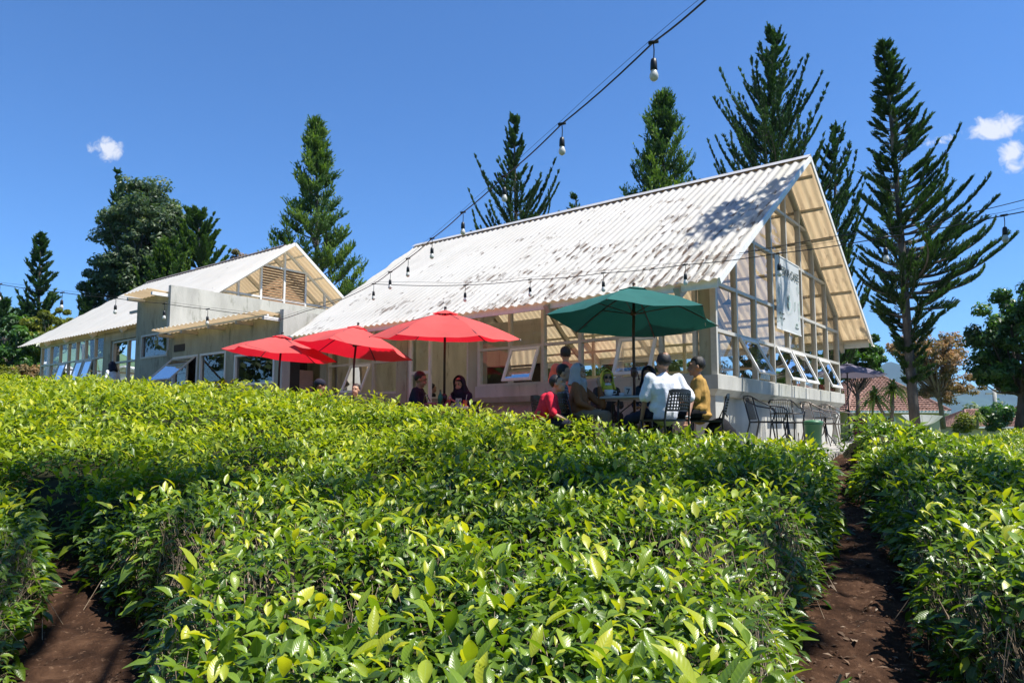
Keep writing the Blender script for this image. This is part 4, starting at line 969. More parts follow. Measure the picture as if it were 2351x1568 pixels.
        cap(b, hip+V3((sx*.08*s, 0, 0)), kn[i], .082*s, .056*s); cap(b, kn[i], an_[i], .054*s, .036*s); cap(b, an_[i]-V3((0, .03, .03)), an_[i]+V3((0, .14, -.05)), .035*s, .03*s)
    remeshed(b, 'body', M[skin], root, .0088 if y < 12 else .014, 3)
    # ---- clothes
    c = MB(); g = .020*s+(.03 if girth > 1 else 0)
    c.ball(hip+up*.06*s, (.165*s+g, .125*s+g, .12*s)); c.ball(chest, (.166*s*girth+g, .116*s*girth+g, .20*s)); c.ball(neck-up*.10*s, (.180*s+g*.7, .104*s+g*.7, .102*s)); cap(c, hip, chest, .135*s+g, .13*s+g)
    cap(c, neck-up*.10*s, neck-up*.015*s, .08*s, .064*s)
    if seated: c.ball(hip-V3((0, .03*s, .02)), (.175*s, .14*s, .07*s))
    if long_top:
        for i in (0, 1): cap(c, hip+V3(((-.07, .07)[i]*s, .05, .02)), hip.lerp(kn[i], .55)+V3((0, 0, .02)), .10*s, .095*s)
    for i in (0, 1):
        if sleeve <= .5: cap(c, sh[i], sh[i].lerp(el[i], sleeve*2*.92), .060*s+g*.4, .055*s+g*.5)
        else:
            cap(c, sh[i], el[i], .058*s+g*.4, .048*s+g*.5)
            if not sleeve_mat: wr = ha[i]-(ha[i]-el[i]).normalized()*.07*s; cap(c, el[i], wr, .046*s+g*.5, .034*s+g*.3)
    remeshed(c, 'shirt', M[top], root, .012, 4, .013*s, 10, x*7)
    if sleeve_mat:
        c = MB()
        for i in (0, 1): wr = ha[i]-(ha[i]-el[i]).normalized()*.07*s; cap(c, el[i], wr, .050*s, .036*s)
        remeshed(c, 'sleeve', M[sleeve_mat], root, .012, 2, .004, 14, x)
    c = MB(); c.ball(hip-V3((0, 0, .01)), (.168*s, .130*s, .115*s))
    for i, sx in enumerate((-1, 1)): cap(c, hip+V3((sx*.085*s, 0, -.005)), kn[i], .098*s, .074*s); cap(c, kn[i], an_[i]+V3((0, 0, .02)), .072*s, .052*s)
    remeshed(c, 'trousers', M[bottom], root, .013, 4, .008*s, 9, x*3)
    # shoes
    for i in (0, 1):
        c = MB(); cap(c, an_[i]-V3((0, .04, .035)), an_[i]+V3((0, .16, -.05)), .045*s, .038*s); remeshed(c, 'shoe', M['c_black'], root, .014, 2)
    KH = 1.10/.97; hm = lambda vs: [hd+Rh @ (V3(v)*KH) for v in vs]
    # ---- hair or scarf
    if scarf:
        q = MB(); k = 1.0
        # shell round the skull and neck, face left open
        n1, n2 = 26, 14; vs = []
        for j in range(n2+1):
            t = j/n2
            for i in range(n1+1):
                a = radians(52)+(2*pi-radians(104))*i/n1    # opening in front
                if t < .5:
                    ph = pi/2-t*2*(pi/2)*1.05; rr = cos(ph); zz = sin(ph); X_ = rr*.092*sin(a)*-1; Y_ = rr*.112*cos(a); Z_ = zz*.118+.03
                    Y_ = Y_-.012
                    if t < .2: Y_ += .0
                else:
                    u_ = (t-.5)*2; wd = .092+.012*u_+.012*u_**2; X_ = -wd*sin(a)*(1+.1*u_**2); Y_ = (.112+.035*u_)*cos(a)*.95-.015; Z_ = .03-.02-.17*u_
                f_ = .006*sin(a*7+t*9)*t; vs.append((X_*s+f_, Y_*s+f_, Z_*s))
        fs = [(j*(n1+1)+i, j*(n1+1)+i+1, (j+1)*(n1+1)+i+1, (j+1)*(n1+1)+i) for j in range(n2) for i in range(n1)]
        q.add(hm(vs), fs)
        me_o = q.build('headscarf', M[scarf], root, True, True); md = me_o.modifiers.new('t', 'SOLIDIFY'); md.thickness = .012
        # brow band and cloth wrapped under the chin and over the chest
        q = MB(); bp = hm([(.068*s*sin(t_)*-1, (.078+.0*cos(t_))*s*cos(t_)*1.0-.0, (.075+.022*cos(t_))*s) for t_ in np.linspace(-1.35, 1.35, 12)]); q.tube(bp, .018*s, 7)
        for sx in (-1, 1): q.tube(hm([(sx*.066*s, .040*s, .075*s), (sx*.078*s, .035*s, .01*s), (sx*.066*s, .045*s, -.065*s), (sx*.02*s, .062*s, -.118*s), (0, .055*s, -.125*s)]), .019*s, 7)
        ch = hd+Rh @ V3((0, .02*s, -.13*s)); cap(q, ch, neck+V3((0, .05*s, -.03*s)), .068*s, .10*s); cap(q, neck+V3((0, .04*s, -.02*s)), chest+V3((0, .075*s, .03*s)), .12*s, .06*s)
        for sx in (-1, 1): cap(q, neck+V3((0, -.01, .02)), sh[(sx+1)//2].lerp(neck, .25)+V3((0, .0, -.03)), .085*s, .065*s)
        remeshed(q, 'headscarf_drape', M[scarf], me_o, .013, 4, .007, 13, x)
    elif cap_:
        q = MB(); q.ball((0, -.015*s, .055*s), (.086*s, .104*s, .078*s), 16, 10); q.add([(.07*s*sin(t), -.10*s-.07*s*cos(t)*1.0, .045*s) for t in np.linspace(-1.4, 1.4, 8)]+[(.07*s*sin(t), -.07*s, .055*s) for t in np.linspace(-1.4, 1.4, 8)], [(i, i+1, i+9, i+8) for i in range(7)])
        q.v = hm(q.v); q.build('cap', M['c_navy'], root, True, True)
    if head and not scarf:
        q = MB(); q.ball((0, -.024*s, .046*s), (.082*s, .094*s, .094*s), 20, 14); vs = []
        for v in q.v:
            v = Vector(v); n_ = mnoise.noise(v*60)*.006+mnoise.noise(v*22)*.007
            if v.y > .02*s and v.z < .075*s: v.y = .02*s; v.x *= .93
            if v.z < -.02*s and abs(v.x) > .06*s and v.y > -.02*s: v.x *= .85
            if bald and v.z > .11*s and v.y < .0: v = v*.95; n_ = 0
            v = v+v.normalized()*n_; vs.append(v)
        if cap_: vs = [v*.97 if v.z > .06*s else v for v in vs]
        q.v = hm(vs); q.build('hair', M[head], root, True, True)
        if bald:
            q = MB(); q.ball((0, -.055*s, .088*s), (.045*s, .05*s, .045*s), 12, 8); q.v = hm(q.v); q.build('bald_patch', M['skin_dark'], root, True, True)
    for sx in (-1, 1):
        q = MB(); q.ball((sx*.030*s, .083*s, .024*s), (.011*s, .007*s, .006*s), 8, 6); q.v = hm(q.v); q.build('eye', M['hair'], root, True, True)
        q = MB(); q.tube([(sx*.014*s, .088*s, .040*s), (sx*.030*s, .088*s, .046*s), (sx*.047*s, .076*s, .041*s)], .0035*s, 5); q.v = hm(q.v); q.build('eyebrow', M['hair'], root, True, True)
    q = MB(); q.tube([(-.022*s, .088*s, -.050*s), (0, .094*s, -.049*s), (.022*s, .088*s, -.050*s)], .0045*s, 5); q.v = hm(q.v); q.build('mouth', M['c_rust'], root, True, True)
    if glasses or shades:
        q = MB()
        for sx in (-1, 1):
            pts = [(sx*.034*s+.022*s*cos(t), .098*s, .022*s+.017*s*sin(t)) for t in np.linspace(0, 2*pi, 11)]; q.tube(pts, .0022*s, 5, False); q.tube([(sx*.056*s, .096*s, .026*s), (sx*.080*s, .01*s, .022*s)], .0022*s, 5)
            if shades: q.ball((sx*.034*s, .097*s, .022*s), (.021*s, .004*s, .017*s), 10, 6)
        q.v = hm(q.v); q.build('glasses', M['black'] if shades else M['bronze'], root, True, True)
    if mask:
        q = MB(); q.ball((0, .05*s, -.085*s), (.055*s, .055*s, .03*s), 12, 8); q.v = hm(q.v); q.build('face_mask', M['c_white'], root, True, True)
    if watch:
        q = MB(); d = (ha[1]-el[1]).normalized(); w_ = ha[1]-d*.075*s; q.tube([w_-d*.008, w_+d*.008], .032*s, 12); q.build('wristband', M['white'], root, True, True)
    return root
def px_at(px, Yd): return (px-CX)/FPX*Yd
# group round the green parasol table
person(px_at(1524, 9.0), 9.0, radians(14), 'man in white shirt seated with his back to us', 'c_white', 'c_navy', 'skin_dark', s=.95, lean=-.02, sleeve=.46, girth=1.13, bald=True, yaw=radians(8), watch=True,
       elbows=[(-.25, .02, .70), (.36, -.04, .70)], hands=[(-.27, .10, .40), (.22, -.17, .42)], knees=[(-.32, .36, .46), (.10, .40, .50)])
person(px_at(1606, 9.8), 9.8, radians(78), 'man in mustard shirt facing left at the right of the table', 'c_mustard', 'c_black', 'skin_dark', s=.99, lean=.02, sleeve=.47, yaw=radians(8))
person(px_at(1392, 10.95), 10.95, radians(185), 'woman in yellow patterned headscarf and sunglasses facing us', 'c_brown', 'c_brown', 'skin', scarf='c_yellow', s=.87, sleeve=1, shades=True, mask=True, lean=.08, hands=[(-.10, .32, .70), (.12, .30, .70)])
person(px_at(1330, 9.75), 9.75, radians(-108), 'woman in grey headscarf and rust top raising one hand', 'c_rust', 'c_khaki', 'skin', scarf='c_grey', s=.86, lean=-.04, sleeve=1, yaw=radians(-12), long_top=True,
       elbows=[(-.10, .30, .66), None], hands=[(-.04, .26, .96), (.06, .24, .60)], sleeve_mat=None)
person(px_at(1278, 10.2), 10.2, radians(-95), 'man in blue plaid shirt and glasses seated at the left', 'c_plaid', 'c_black', 'skin', s=.92, lean=.16, sleeve=.5, glasses=True, yaw=radians(-8), hands=[(-.05, .42, .50), (.10, .42, .50)])
person(px_at(1240, 9.35), 9.35, radians(-100), 'child in bright red shirt bending forward at the hedge', 'c_red', 'c_navy', 'skin', s=.86, lean=.40, sleeve=.5, seat=.33, nod=-.15, yaw=radians(-10), hands=[(-.08, .42, .42), (.08, .42, .42)])
person(px_at(1301, 12.45), 12.45, radians(8), 'man in salmon shirt standing with his back to us at the window', 'c_salmon', 'c_navy', 'skin', seated=False, s=1.04, lean=.06, sleeve=.5, yaw=radians(-12), elbows=[(-.25, .12, 1.18), (.26, .12, 1.16)], hands=[(-.12, .34, 1.12), (.12, .36, 1.12)])
person(px_at(1492, 10.9), 10.9, radians(150), 'woman in dark headscarf half hidden behind the white shirt', 'c_teal', 'c_black', 'skin', scarf='c_navy', s=.93, lean=.05, sleeve=1)
place_chair(px_at(1520, 8.95), 8.84, radians(32), 'black perforated chair under the man in white shirt')
place_chair(px_at(1616, 9.8)+.03, 9.8, radians(72), 'black perforated chair under the man in mustard shirt')
place_chair(px_at(1392, 11.05), 11.08, radians(185), 'black perforated chair under the woman in yellow headscarf')
place_chair(px_at(1325, 9.75), 9.75, radians(-62), 'black perforated chair under the woman in grey headscarf')
place_chair(px_at(1270, 10.2), 10.22, radians(-70), 'black perforated chair under the man in plaid shirt')
place_chair(px_at(1492, 11.0), 11.02, radians(150), 'black perforated chair behind the man in white shirt')
x_ = px_at(1240, 9.35); root = empty('stool', (x_, 9.36, FL), 0, 'low stool under the child in red', 'stool'); mb = MB(); mb.lathe([(.16, .25), (.17, .27), (.16, .30)], (x_, 9.36, FL), 16); mb.build('seat', M['black'], root)
for k in range(4): mb = MB(); a = k*pi/2+.7; mb.tube([(x_+.16*cos(a), 9.36+.16*sin(a), FL), (x_+.11*cos(a), 9.36+.11*sin(a), FL+.27)], .012, 6); mb.build('leg', M['black'], root)
# table ten and beyond
person(px_at(952, 11.6), 11.7, radians(-100), 'man in dark shirt looking down at the square table', 'c_navy', 'c_black', 'skin_dark', s=.93, lean=.10, sleeve=.5, nod=.25, yaw=radians(8), hands=[(-.05, .36, .62), (.12, .34, .60)])
person(px_at(1062, 11.6), 11.95, radians(150), 'woman in navy headscarf drinking through a straw', 'c_navy', 'c_pink', 'skin', scarf='c_navy', s=.86, lean=.22, sleeve=1, sleeve_mat='c_pink', nod=.35, yaw=radians(10), elbows=[(-.26, .22, .66), (.24, .24, .66)], hands=[(-.02, .34, .80), (.06, .36, .80)])
person(px_at(726, 12.8), 12.8, radians(-80), 'person in dark cap and red top behind the hedge', 'c_dkred', 'c_black', 'skin_dark', s=.89, lean=.08, cap_=True, nod=.12)
person(px_at(813, 13.1), 13.3, radians(170), 'person with dark hair behind the middle parasol pole', 'c_brown', 'c_black', 'skin', s=.82, lean=.05)
for px, Yd, rz, lab in ((952, 11.72, -75, 'dark chair under the man in dark shirt'), (1062, 12.02, 150, 'dark chair under the woman in navy headscarf'), (722, 12.82, -80, 'dark chair under the person in cap'), (813, 13.4, 170, 'dark chair behind the middle parasol pole')):
    o = copy_tree(cproto); o.location = (px_at(px, Yd), Yd, FL); o.rotation_euler = (0, 0, radians(rz)); tag(o, lab, 'chair', 'black perforated chairs at the square tables')
person(px_at(1217, 15.2), 15.2, radians(120), 'person in reddish shirt inside the hall behind the open window', 'c_salmon', 'c_black', 'skin_dark', s=1.02, lean=.05, seat=.50)
q_ = T(8.0, 1.6, 0); person(q_[0], q_[1], radians(-60), 'barista in black working inside the hall', 'c_black', 'c_black', 'skin_dark', seated=False, s=.86, lean=.12, sleeve=1)
q_ = T(19.6, -1.0, 0); person(q_[0], q_[1], radians(60), 'woman in white standing at the far hall doorway', 'c_white', 'c_cream', 'skin', scarf='c_navy', seated=False, s=.93, sleeve=1, z0=.58, nod=.2, hands=[(-.08, .30, 1.12), (.08, .30, 1.12)])
q_ = T(23.6, -1.6, 0); person(q_[0], q_[1], radians(-60), 'dark haired person seated outside the far hall, only hair showing', 'c_black', 'c_black', 'skin', s=.86, z0=.62)
# counters and plants inside
def counter(u0, v0, u1, v1, h, label):
    mb = MB(T); mb.box((u0, v0, FL+.03), (u1, v1, FL+h-.04)); root = empty('counter', T(u0, v0, FL), 0, label, 'counter'); mb.build('cabinet', M['wood_top'], root); mb = MB(T); mb.box((u0-.03, v0-.03, FL+h-.04), (u1+.03, v1+.03, FL+h)); mb.build('worktop', M['white_trim'], root)
counter(7.6, 1.0, 9.9, 1.5, 1.12, 'pale service counter inside the hall behind the left windows')
def inner_set(u, v, k):
    x, y, _ = T(u, v, 0); pedestal_table(x, y, FL+.76, .42, ('dining table inside the hall near the glass gable', 'dining table inside the hall by the far windows', 'dining table inside the hall behind the salmon shirt')[k], 'wood_top', sq=True)
inner_set(1.6, 3.4, 0); inner_set(2.2, 6.2, 1); inner_set(4.2, 3.2, 2)

bpy.data.scenes.remove(TMP)
# ================================================================== terrain and tea
CP = np.array([(0, 0, -1.25), (-3, 0, -1.25), (4, 0, -1.3), (-2.3, 3.8, -1.2), (1.7, 3.4, -1.2), (-3.5, 5.8, -.97), (-.6, 5.4, -1.0), (2.9, 6.2, -.9), (4.1, 9, -.68),
    (.7, 8.8, -.50), (2.6, 9, -.66), (3.5, 9.2, -.74), (-2.4, 10.5, -.11), (-6.6, 14, .31), (-12.1, 17, .61), (-16, 21, .78), (-22, 26, .9), (-6, 8, -.55), (-9, 9, -.4), (-14, 12, -.1),
    (6.5, 9.5, -.90), (8, 12, -.95), (6, 5, -1.2), (14, 16, -1.08), (14, 8, -1.1), (5.2, 10.4, -.40), (4.9, 9.7, -.46), (-8, 4, -1.15), (20, 20, -.85), (0, -4, -1.25), (-8, -3, -1.2), (8, -3, -1.35)], float)
def _tps(r2): return np.where(r2 > 1e-9, r2*np.log(r2+1e-9)*.5, 0)
_n = len(CP); _A = np.zeros((_n+3, _n+3))
_A[:_n, :_n] = _tps(((CP[:, None, :2]-CP[None, :, :2])**2).sum(2)) + np.eye(_n)*.08
_A[:_n, _n] = 1; _A[:_n, _n+1:] = CP[:, :2]; _A[_n:, :_n] = _A[:_n, _n:].T
_W = np.linalg.solve(_A, np.concatenate([CP[:, 2], [0, 0, 0]]))
def Graw(x, y):
    x = np.asarray(x, float); y = np.asarray(y, float)
    xc = np.clip(x, -24, 22); yc = np.clip(y, -4, 26); r = np.zeros(x.shape)
    for i in range(_n): r += _W[i]*_tps((xc-CP[i, 0])**2+(yc-CP[i, 1])**2)
    r += _W[_n]+_W[_n+1]*xc+_W[_n+2]*yc
    far = np.clip((np.hypot(x-xc, y-yc))/30, 0, 1)
    r = r*(1-far)+(-1.0)*far
    back = np.clip(-4-y, 0, 80); r = r+np.clip(-30-x, 0, 60)*.22*np.clip((26-y)/14, 0, 1)*np.clip((y+40)/20, 0, 1); r = r+back*.24*np.clip(back/10, 0, 1)
    return r
PX = np.array([-40, -26, -20, -16, -11.6, -6.3, -2.2, .8, 2.6, 4.25, 5.0, 9.4, 22, 40], float)
PY = np.array([40, 31, 26, 21.8, 18.0, 14.8, 11.2, 9.45, 9.6, 9.75, 10.9, 16.4, 30, 50], float)
PATIO = np.stack([PX, PY], 1)
F1 = np.array([(1.0, .6), (1.25, 2.0), (1.62, 3.4), (2.3, 4.8), (2.95, 6.2), (3.6, 7.8), (4.15, 9.0), (4.6, 10.0)])
W1_ = np.array([.38, .36, .31, .21, .14, .10, .10, .14])
F2 = np.array([(-1.05, .3), (-1.2, 1.5), (-1.7, 2.7), (-2.25, 3.9), (-3.5, 5.6), (-4.8, 6.5), (-7, 7.2), (-11, 7.6)])
W2_ = np.array([.28, .28, .29, .27, .02, .03, .04, .04])
F3 = np.array([(-3.4, 5.4), (-1.9, 5.35), (-.5, 5.9), (.4, 7.2), (.95, 8.3)])
W3_ = np.array([.06, .03, .02, .02, .08])
F4 = np.array([(-12, 11.2), (-6, 9.6), (-3, 8.6), (-1, 8.4), (.7, 8.6)]); W4_ = np.array([.06, .06, .06, .06, .1])
F5 = np.array([(4.2, 9.4), (6.5, 9.2), (12, 9.4), (20, 10.5)]); W5_ = np.array([.05, .02, .05, .05])
def pdist(x, y, P, Wd=None):
    best = np.full(x.shape, 1e9)
    for i in range(len(P)-1):
        ax, ay = P[i]; bx, by = P[i+1]; dx, dy = bx-ax, by-ay
        t = np.clip(((x-ax)*dx+(y-ay)*dy)/(dx*dx+dy*dy), 0, 1)
        d = np.hypot(x-ax-t*dx, y-ay-t*dy)
        if Wd is not None: d = d-(Wd[i]*(1-t)+Wd[i+1]*t)
        best = np.minimum(best, d)
    return best
def front(x, y):   # >0 : on the tea side of the patio edge
    return (np.interp(x, PX, PY)-y)
def inside(x, y):
    d = np.minimum(pdist(x, y, F1, W1_), pdist(x, y, F2, W2_))
    d = np.minimum(d, pdist(x, y, F3, W3_)); d = np.minimum(d, pdist(x, y, F4, W4_)); d = np.minimum(d, pdist(x, y, F5, W5_))
    p = pdist(x, y, PATIO); d = np.where(front(x, y) > 0, np.minimum(d, p), -p)
    return d+(fbm(x*2.3, y*2.3, 5, 3)-.45)*.22
def G(x, y):
    x = np.asarray(x, float); y = np.asarray(y, float)
    g = Graw(x, y); f = front(x, y)
    k = np.clip(-f/.8, 0, 1)*np.clip((x+11)/4, 0, 1)*np.clip((16-x)/6, 0, 1)*np.clip((40-y)/8, 0, 1)
    g = g*(1-k)+np.minimum(g, FL-.14)*k
    return g
def soilbump(x, y):
    m = (np.hypot(x, y) < 13)
    n = (fbm(x*7, y*7, 3, 4)-.45)*.10+np.maximum(fbm(x*16, y*16, 9, 3)-.5, 0)*.12
    return n*m*np.where(front(x, y) > .1, 1, 0)
def hedge_h(x, y, d=None):
    if d is None: d = inside(x, y)
    r = np.hypot(x, y)
    H = np.interp(r, [0, 4.5, 9, 20], [.70, .62, .54, .55])+(fbm(x*1.1, y*1.1, 21, 3)-.45)*.24+(vnoise(x*2.9, y*2.9, 22)-.5)*.13
    t = np.clip(d/.30, 0, 1)
    return H*np.sqrt(np.clip(1-(1-t)**2, 0, 1)), d
def spaced(lo, hi, step, far, k=1.25):
    c = list(np.arange(lo, hi, step)); a = c[0]; s = step; L = []
    while a > -far: s *= k; a -= s; L.append(a)
    b = c[-1]; s = step; Rr = []
    while b < far: s *= k; b += s; Rr.append(b)
    return np.array(L[::-1]+c+Rr)
gx = spaced(-6, 7.5, .055, 5200); gy = spaced(.8, 11.5, .055, 5200)
X, Y = np.meshgrid(gx, gy); Z = G(X, Y)+soilbump(X, Y)-np.clip(np.hypot(X, Y)-60, 0, 300)*.004
nx, ny = len(gx), len(gy)
idx = np.arange(nx*ny).reshape(ny, nx)
Fq = np.stack([idx[:-1, :-1].ravel(), idx[:-1, 1:].ravel(), idx[1:, 1:].ravel(), idx[1:, :-1].ravel()], 1)
def ground_mat():
    m, t, o = new_mat('plantation_ground')
    c = N(t, 'ShaderNodeTexCoord'); sp = N(t, 'ShaderNodeSeparateXYZ'); t.links.new(c.outputs['Object'], sp.inputs[0])
    v = c.outputs['Object']
    soil = ramp(t, noise_tex(t, 5, 8, .68, v).outputs['Fac'], [(.32, (.022, .012, .008)), (.5, (.052, .027, .016)), (.72, (.12, .065, .038))])
    soil = mix_rgb(t, ramp(t, noise_tex(t, 30, 3, .6, v).outputs['Fac'], [(.60, (0, 0, 0)), (.7, (.5, .5, .5))]), soil, (.27, .17, .11))
    green = ramp(t, noise_tex(t, .9, 6, .7, v).outputs['Fac'], [(.3, (.03, .07, .015)), (.7, (.12, .19, .03))])
    L = vmath(t, 'LENGTH', v).outputs['Value']
    k = fmath(t, 'MULTIPLY', fmath(t, 'SUBTRACT', L, 26), .12, clamp=True)
    k2 = fmath(t, 'MULTIPLY', fmath(t, 'SUBTRACT', -3.0, sp.outputs[1]), .5, clamp=True)
    k = fmath(t, 'MAXIMUM', k, k2)
    p = N(t, 'ShaderNodeBsdfPrincipled'); t.links.new(mix_rgb(t, k, soil, green), p.inputs['Base Color']); p.inputs['Roughness'].default_value = .95
    p.inputs['Specular IOR Level'].default_value = .08
    b = N(t, 'ShaderNodeBump'); b.inputs['Strength'].default_value = .8; b.inputs['Distance'].default_value = .03
    t.links.new(noise_tex(t, 34, 8, .72, v).outputs['Fac'], b.inputs['Height']); t.links.new(b.outputs[0], p.inputs['Normal'])
    t.links.new(p.outputs[0], o.inputs[0]); return m
tag(np_mesh('ground', np.stack([X.ravel(), Y.ravel(), Z.ravel()], 1), Fq, ground_mat(), smooth=True), 'red brown soil of the tea plantation', kind='structure')
# --- patio slab
mb = MB()
edge = [(-10.5, 17.1), (-6.3, 14.85), (-2.2, 11.3), (.8, 9.55), (2.6, 9.7), (4.3, 9.85), (5.2, 11.1), (9.6, 16.6), (15, 22.6), (12, 31), (-14, 31), (-14, 22)]
n = len(edge); mb.add([(x, y, FL) for x, y in edge]+[(x, y, FL-.5) for x, y in edge], [tuple(range(n)), tuple(range(2*n-1, n-1, -1))]+[(i, i+n, (i+1) % n+n, (i+1) % n) for i in range(n)])
tag(mb.build('patio', M['floor']), 'grey concrete patio', kind='structure')
# --- tea beds
BED = [('tea_bushes', lambda x, y: np.ones(x.shape, bool))]
bx = spaced(-7, 8.5, .075, 17, 1.04); by = spaced(.7, 12.5, .075, 34, 1.04); bx = bx[(bx > -24) & (bx < 22)]; by = by[(by > .5) & (by < 32)]
def core_mesh(name, sel):
    X, Y = np.meshgrid(bx, by); d = inside(X, Y)-.11; h, _ = hedge_h(X, Y, d); s = sel(X, Y)
    g = G(X, Y); Z = np.where((d > 0) & s, g+np.maximum(h*.80-.12, -.03), g-.03)
    Z = Z+np.where(d > .05, (fbm(X*9, Y*9, 31, 3)-.5)*.09, 0)
    idx = np.arange(X.size).reshape(X.shape)
    Fq = np.stack([idx[:-1, :-1].ravel(), idx[:-1, 1:].ravel(), idx[1:, 1:].ravel(), idx[1:, :-1].ravel()], 1)
    keep = ((d > 0) & s).ravel()[Fq].any(1)
    return X, Y, Z, Fq[keep]
rng = np.random.default_rng(11)
def leaf_verts(P, az, el, roll, L, Wd, ns):
    """leaves as a bent, folded blade. returns V (n*(ns*3),3), F quads template, uv"""
    n = len(P); t = np.linspace(0, 1, ns)
    wprof = np.sin(np.pi*np.clip(t, 0.02, .985)**.85)*.5
    wprof[0] = .05; wprof[-1] = .015
    # local: along x forward, y side, z up; bend downwards along the blade, fold up at the sides
    bend = rng.uniform(.25, 1.0, n); fold = rng.uniform(.15, .5, n)
    x = t[None, :]*np.ones((n, 1)); z = -(t[None, :]**2)*bend[:, None]*.42
    x = x*(1-.12*bend[:, None]*t[None, :])
    wob = np.sin(t[None, :]*9+rng.uniform(0, 6, (n, 1)))*.02
    V = np.zeros((n, ns, 3, 3))
    for j, sd in enumerate((-1, 0, 1)):
        y = sd*wprof[None, :]*(Wd/L)[:, None]
        V[:, :, j, 0] = x; V[:, :, j, 1] = y+wob*0; V[:, :, j, 2] = z+abs(sd)*wprof[None, :]*(Wd/L)[:, None]*fold[:, None]*1.4+(wob if sd else 0)*1.0
    V *= L[:, None, None, None]
    cr, sr = np.cos(roll)[:, None, None], np.sin(roll)[:, None, None]
    y = V[..., 1]*cr-V[..., 2]*sr; z = V[..., 1]*sr+V[..., 2]*cr; x = V[..., 0]
    ce, se = np.cos(el)[:, None, None], np.sin(el)[:, None, None]
    x2 = x*ce-z*se; z2 = x*se+z*ce
    ca, sa = np.cos(az)[:, None, None], np.sin(az)[:, None, None]
    W = np.stack([x2*ca-y*sa, x2*sa+y*ca, z2], -1)+P[:, None, None, :]
    nv = ns*3
    base = []
    for i in range(ns-1):
        for j in (0, 1): base.append((i*3+j, i*3+j+1, (i+1)*3+j+1, (i+1)*3+j))
    F = (np.arange(n)[:, None, None]*nv+np.array(base)[None]).reshape(-1, 4)
    uv = np.tile(np.stack([np.tile([-1, 0, 1], ns), np.repeat(t, 3)], 1), (n, 1))
    return W.reshape(-1, 3), F, uv, nv
def scatter(sel, rmin, rmax, dens, margin=1.3):
    y0, y1 = .75, min(rmax, 30); x1 = min(rmax*.78+margin, 22)
    A = (2*x1)*(y1-y0); n = int(A*dens*1.6)
    x = rng.uniform(-x1, x1, n); y = rng.uniform(y0, y1, n); r = np.hypot(x, y)
    ok = (r >= rmin) & (r < rmax) & (np.abs(x) < y*.73+margin) & sel(x, y) & (y < np.interp(x, PX, PY)+.3)
    x, y = x[ok], y[ok]
    d = inside(x, y); e = .02
    h, _ = hedge_h(x, y, d); hx, _ = hedge_h(x+e, y); hy, _ = hedge_h(x, y+e)
    gxx = (hx-h)/e; gyy = (hy-h)/e; ar = np.sqrt(1+np.minimum(gxx**2+gyy**2, 30))
    keep = (d > .005) & (rng.uniform(0, 1.6, len(x)) < np.minimum(ar, 5.5)*.75)
    return x[keep], y[keep], h[keep], d[keep], gxx[keep], gyy[keep]
def tea_leaves(sel, rmin, rmax, dens, ns, Lm, name, mt, parent=None):
    x, y, h, d, gx_, gy_ = scatter(sel, rmin, rmax, dens); n = len(x)
    if n == 0: return
    g = G(x, y)
    depth = rng.exponential(.055, n)
    clump = fbm(x*5, y*5, 41, 3)-.5
    bare = np.clip((fbm(x*1.7+3, y*1.7, 77, 3)-.47)*6, 0, 1)
    side = np.clip(np.hypot(gx_, gy_)/2.0, 0, 1)
    z = g+h-depth+clump*.22-side*rng.uniform(0, 1, n)*h*.55
    shoot = rng.uniform(0, 1, n) < .16*(1-side)
    z = np.where(shoot, g+h+rng.uniform(0, .07, n)+clump*.05, z)
    az = rng.uniform(0, 2*pi, n)
    out = np.arctan2(-gy_, -gx_); az = np.where(rng.uniform(0, 1, n) < side*.8, out+rng.normal(0, .7, n), az)
    el = np.where(shoot, rng.uniform(.5, 1.25, n), rng.normal(.22, .55, n)); el = np.where((side > .5) & ~shoot, rng.normal(-.05, .5, n), el)
    L = Lm*np.clip(np.exp(rng.normal(0, .45, n)), .4, 2.2)*np.where(shoot, .85, 1)*(1-.45*bare*(~shoot))
    Wd = L*rng.uniform(.34, .46, n)
    roll = rng.normal(0, .35, n)
    # young leaves light, old ones deep green; gap shade painted in by depth
    tone = np.where(shoot, rng.uniform(.48, 1, n), np.clip(rng.beta(1.5, 2.9, n)+clump*.8-depth*3.0+.09, 0, .9))
    keep = rng.uniform(0, 1, n) > bare*.6
    keep &= ~((side > .6) & (z < g+.12) & (rng.uniform(0, 1, n) < .75))
    a = [q[keep] for q in (x, y, z, az, el, roll, L, Wd, tone)]
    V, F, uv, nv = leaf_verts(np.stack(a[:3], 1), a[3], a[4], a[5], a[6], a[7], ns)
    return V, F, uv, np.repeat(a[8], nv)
def merge(parts):
    V = []; F = []; U = []; R = []; b = 0
    for p in parts:
        if p is None: continue
        v, f, u, r = p; V.append(v); F.append(f+b); U.append(u); R.append(r); b += len(v)
    return np.concatenate(V), np.concatenate(F), np.concatenate(U), np.concatenate(R)
